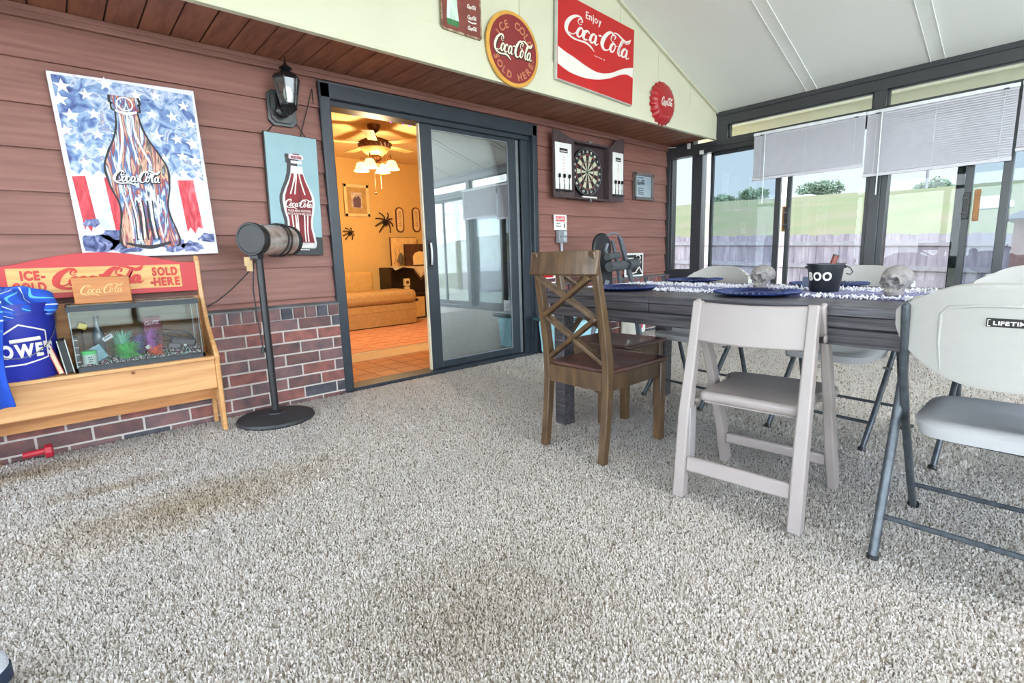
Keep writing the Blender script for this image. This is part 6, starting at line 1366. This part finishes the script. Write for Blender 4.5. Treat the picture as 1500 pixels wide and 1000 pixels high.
p_ = at(1166, 288, X=38.5); t = thing('white_trailer', 'low white roof showing over the crest at the left of the big tree clump', 'trailer', (38.5, p_.y, p_.z-.6)); g = G(); g.box((-.8, -1.2, 0), (.8, 1.0, .62)); part('trailer_body', g, mat('white_trailer_paint', (226, 230, 234), .5), t, bevel=.1)
g = G(); g.box((-.82, -1.0, .3), (-.8, .8, .42)); part('trailer_window', g, mat('dark_trailer_window', (120, 128, 136), .3), t)
for q_, s_, lab in (((1447, 296), .55, 'upper of two small white objects lying on the grassy slope'), ((1459, 303), .8, 'lower of two small white objects lying on the grassy slope')):
    X = 36; p_ = at(*q_, X=X); 
    # put it on the slope where the sight line meets the ground
    best = None
    for i in range(200):
        X = 14+i*.15; p_ = at(*q_, X=X); v_ = (p_.y+30)/90; u_ = (X-12.5)/55; hz = hill(u_, v_)[2]
        if p_.z <= hz+.05: best = (X, p_.y, hz); break
    if best is None: best = (38, at(*q_, X=38).y, hill((38-12.5)/55, (at(*q_, X=38).y+30)/90)[2])
    t = thing('white_plank_object', lab, 'object', best, group='white objects on the slope'); g = G(); g.box((-.1, -s_/2, .0), (.25, s_/2, .22)); part('object_body', g, mat('white_trailer_paint', (226, 230, 234), .5), t, bevel=.04)
# shed added at the right to stand in for a reddish reflection
XS_ = 9.0; a = at(1482, 355, X=XS_); t = thing('added_shed', 'added pinkish brick shed with a dark roof, standing in for a glass reflection', 'shed', (XS_, a.y, -.3))
g = G(); zt_ = at(1482, 318, X=XS_).z+.3; g.box((0, -2.2, 0), (2, 0, zt_)); part('shed_wall', g, mat('pink_brick_wall', (176, 134, 126), .8, c2=(160, 114, 106), scale=6), t, smooth=0)
g = G(); g.hexa([(-.15, -2.4, zt_-.02), (2.15, -2.4, zt_-.02), (2.15, .15, zt_-.02), (-.15, .15, zt_-.02), (.9, -2.0, zt_+.35), (1.1, -2.0, zt_+.35), (1.1, -.6, zt_+.35), (.9, -.6, zt_+.35)]); part('shed_roof', g, mat('dark_shingle_roof', (96, 98, 104), .8), t, smooth=0)
# sunroom ceiling fan (mirrored faintly in the window glass)
sf = thing('ceiling_fan', 'dark ceiling fan of the sunroom, hanging from the ridge out of view', 'ceiling fan', (1.9, -.6, 0)); zr = roofz(RX)-.2
g = G(); g.tube([(0, 0, zr), (0, 0, 2.85)], .015, 10); g.lathe([(0, 2.86), (.08, 2.86), (.12, 2.80), (.12, 2.72), (.06, 2.68), (0, 2.68)], 24); part('motor', g, M_char, sf)
for k in range(5):
    g = G(); g.M = Matrix.Rotation(2*PI*k/5, 4, 'Z'); g.prism([(.1, -.03), (.25, -.06), (.62, -.075), (.66, 0), (.62, .075), (.25, .06), (.1, .03)], 2.74, 2.75); part('blade', g, M_char, sf)
g = G(); g.ell((0, 0, 2.62), (.11, .11, .07)); part('added_lamp_bowl', g, mat('added_glow_bowl', (250, 246, 236), .4, emit=(255, 244, 226), estr=2), sf)
ld = bpy.data.lights.new('added_room_fill', 'POINT'); ld.energy = 60; ld.color = (1, .96, .92); ld.shadow_soft_size = .15  # lit bowl and lamp are added to brighten the room
lo = bpy.data.objects.new('added_room_fill', ld); COL.objects.link(lo); lo.location = (1.9, -.6, 2.48)

# ============================================================ CARPET PILE
rng = np.random.default_rng(3)
def tufts(n, x0, x1, y0, y1, wd, ln):
    x = rng.uniform(x0, x1, n); y = rng.uniform(y0, y1, n); a = rng.uniform(0, 2*np.pi, n); L = rng.uniform(.5, 1, n)*ln; h = rng.uniform(.001, .006, n); w_ = rng.uniform(.6, 1.2, n)*wd
    c, s = np.cos(a), np.sin(a); V = np.empty((n, 6, 3)); b = -.012
    for j, (t, z) in enumerate(((0, b), (.45, None), (1, None))):
        zz = np.full(n, b) if z is not None else (b+.011+h if j == 1 else b+.006+h*rng.uniform(.2, 1, n)); ww = w_*(1, 1.1, .5)[j]
        cx, cy = x+c*L*t, y+s*L*t
        V[:, 2*j, 0] = cx-s*ww/2; V[:, 2*j, 1] = cy+c*ww/2; V[:, 2*j, 2] = zz; V[:, 2*j+1, 0] = cx+s*ww/2; V[:, 2*j+1, 1] = cy-c*ww/2; V[:, 2*j+1, 2] = zz
    return V
sets = [tufts(210000, -.7, 2.6, .15, 2.0, .0042, .012), tufts(50000, 1.2, 3.2, -.6, .2, .0045, .013), tufts(100000, 2.6, 5.75, -.3, 3.48, .0055, .015), tufts(110000, -.7, 2.6, 2.0, 3.48, .005, .014)]
V = np.concatenate(sets).reshape(-1, 3); N = len(V)//6
me = bpy.data.meshes.new('carpet_pile'); me.vertices.add(N*6); me.vertices.foreach_set('co', V.ravel().astype(np.float32))
F = (np.arange(N)[:, None]*6+np.array([0, 1, 3, 2, 2, 3, 5, 4])[None]).ravel(); me.loops.add(len(F)); me.loops.foreach_set('vertex_index', F.astype(np.int32)); me.polygons.add(N*2); me.polygons.foreach_set('loop_start', (np.arange(N*2)*4).astype(np.int32)); me.update(calc_edges=True)
ca = me.attributes.new('tone', 'FLOAT', 'POINT'); ca.data.foreach_set('value', np.repeat(rng.uniform(0, 1, N), 6).astype(np.float32))
m = bpy.data.materials.new('cream_frieze_yarn'); m.use_nodes = True; n = m.node_tree; b = n.nodes['Principled BSDF']; b.inputs['Roughness'].default_value = .95; b.inputs['Specular IOR Level'].default_value = .1
at_ = n.nodes.new('ShaderNodeAttribute'); at_.attribute_name = 'tone'; r = n.nodes.new('ShaderNodeValToRGB'); n.links.new(at_.outputs['Fac'], r.inputs[0])
e = r.color_ramp.elements; e[0].position = 0; e[0].color = (*lin((160, 150, 136)), 1); e[1].position = 1; e[1].color = (*lin((241, 235, 231)), 1)
for p_, c_ in ((.07, (150, 140, 126)), (.11, (227, 219, 212))): q = e.new(p_); q.color = (*lin(c_), 1)
# worn brownish soiling near the bench
tc_ = n.nodes.new('ShaderNodeTexCoord'); mx = n.nodes.new('ShaderNodeMix'); mx.data_type = 'RGBA'; mx.blend_type = 'MULTIPLY'
cur = r.outputs[0]
def stain(cx, cy, rx, ry, col, amt):
    global cur
    mp = n.nodes.new('ShaderNodeMapping'); mp.inputs['Location'].default_value = (-cx/rx, -cy/ry, 0); mp.inputs['Scale'].default_value = (1/rx, 1/ry, 0); n.links.new(tc_.outputs['Object'], mp.inputs[0])
    ln_ = n.nodes.new('ShaderNodeVectorMath'); ln_.operation = 'LENGTH'; n.links.new(mp.outputs[0], ln_.inputs[0])
    nz = n.nodes.new('ShaderNodeTexNoise'); nz.inputs['Scale'].default_value = 7; n.links.new(tc_.outputs['Object'], nz.inputs[0])
    ad = n.nodes.new('ShaderNodeMath'); ad.operation = 'ADD'; n.links.new(ln_.outputs['Value'], ad.inputs[0]); n.links.new(nz.outputs['Fac'], ad.inputs[1])
    mr_ = n.nodes.new('ShaderNodeMapRange'); n.links.new(ad.outputs[0], mr_.inputs[0]); mr_.inputs[1].default_value = 1.9; mr_.inputs[2].default_value = .5; mr_.inputs[3].default_value = 0; mr_.inputs[4].default_value = amt
    mx = n.nodes.new('ShaderNodeMix'); mx.data_type = 'RGBA'; mx.blend_type = 'MULTIPLY'; n.links.new(mr_.outputs[0], mx.inputs[0]); n.links.new(cur, mx.inputs[6]); mx.inputs[7].default_value = (*lin(col), 1); cur = mx.outputs[2]
p0, p1, p2, p3 = at(60, 690, Z=0), at(170, 712, Z=0), at(290, 735, Z=0), at(250, 880, Z=0)
stain(p0.x, p0.y, .30, .10, (210, 188, 156), .8); stain(p1.x, p1.y, .22, .06, (214, 194, 164), .6); stain(p2.x, p2.y, .5, .2, (222, 206, 180), .8); stain(at(700, 900, Z=0).x, at(700, 900, Z=0).y, .35, .3, (216, 208, 196), .7)
n.links.new(cur, b.inputs['Base Color']); tl = n.nodes.new('ShaderNodeBsdfTranslucent'); n.links.new(cur, tl.inputs[0]); ms = n.nodes.new('ShaderNodeMixShader'); ms.inputs[0].default_value = .35; n.links.new(b.outputs[0], ms.inputs[1]); n.links.new(tl.outputs[0], ms.inputs[2]); n.links.new(ms.outputs[0], n.nodes['Material Output'].inputs[0])
me.materials.append(m); o = bpy.data.objects.new('carpet_pile', me); COL.objects.link(o); tag(o, 'cream shaggy frieze carpet pile covering the sunroom floor', 'carpet'); o['kind'] = 'stuff'
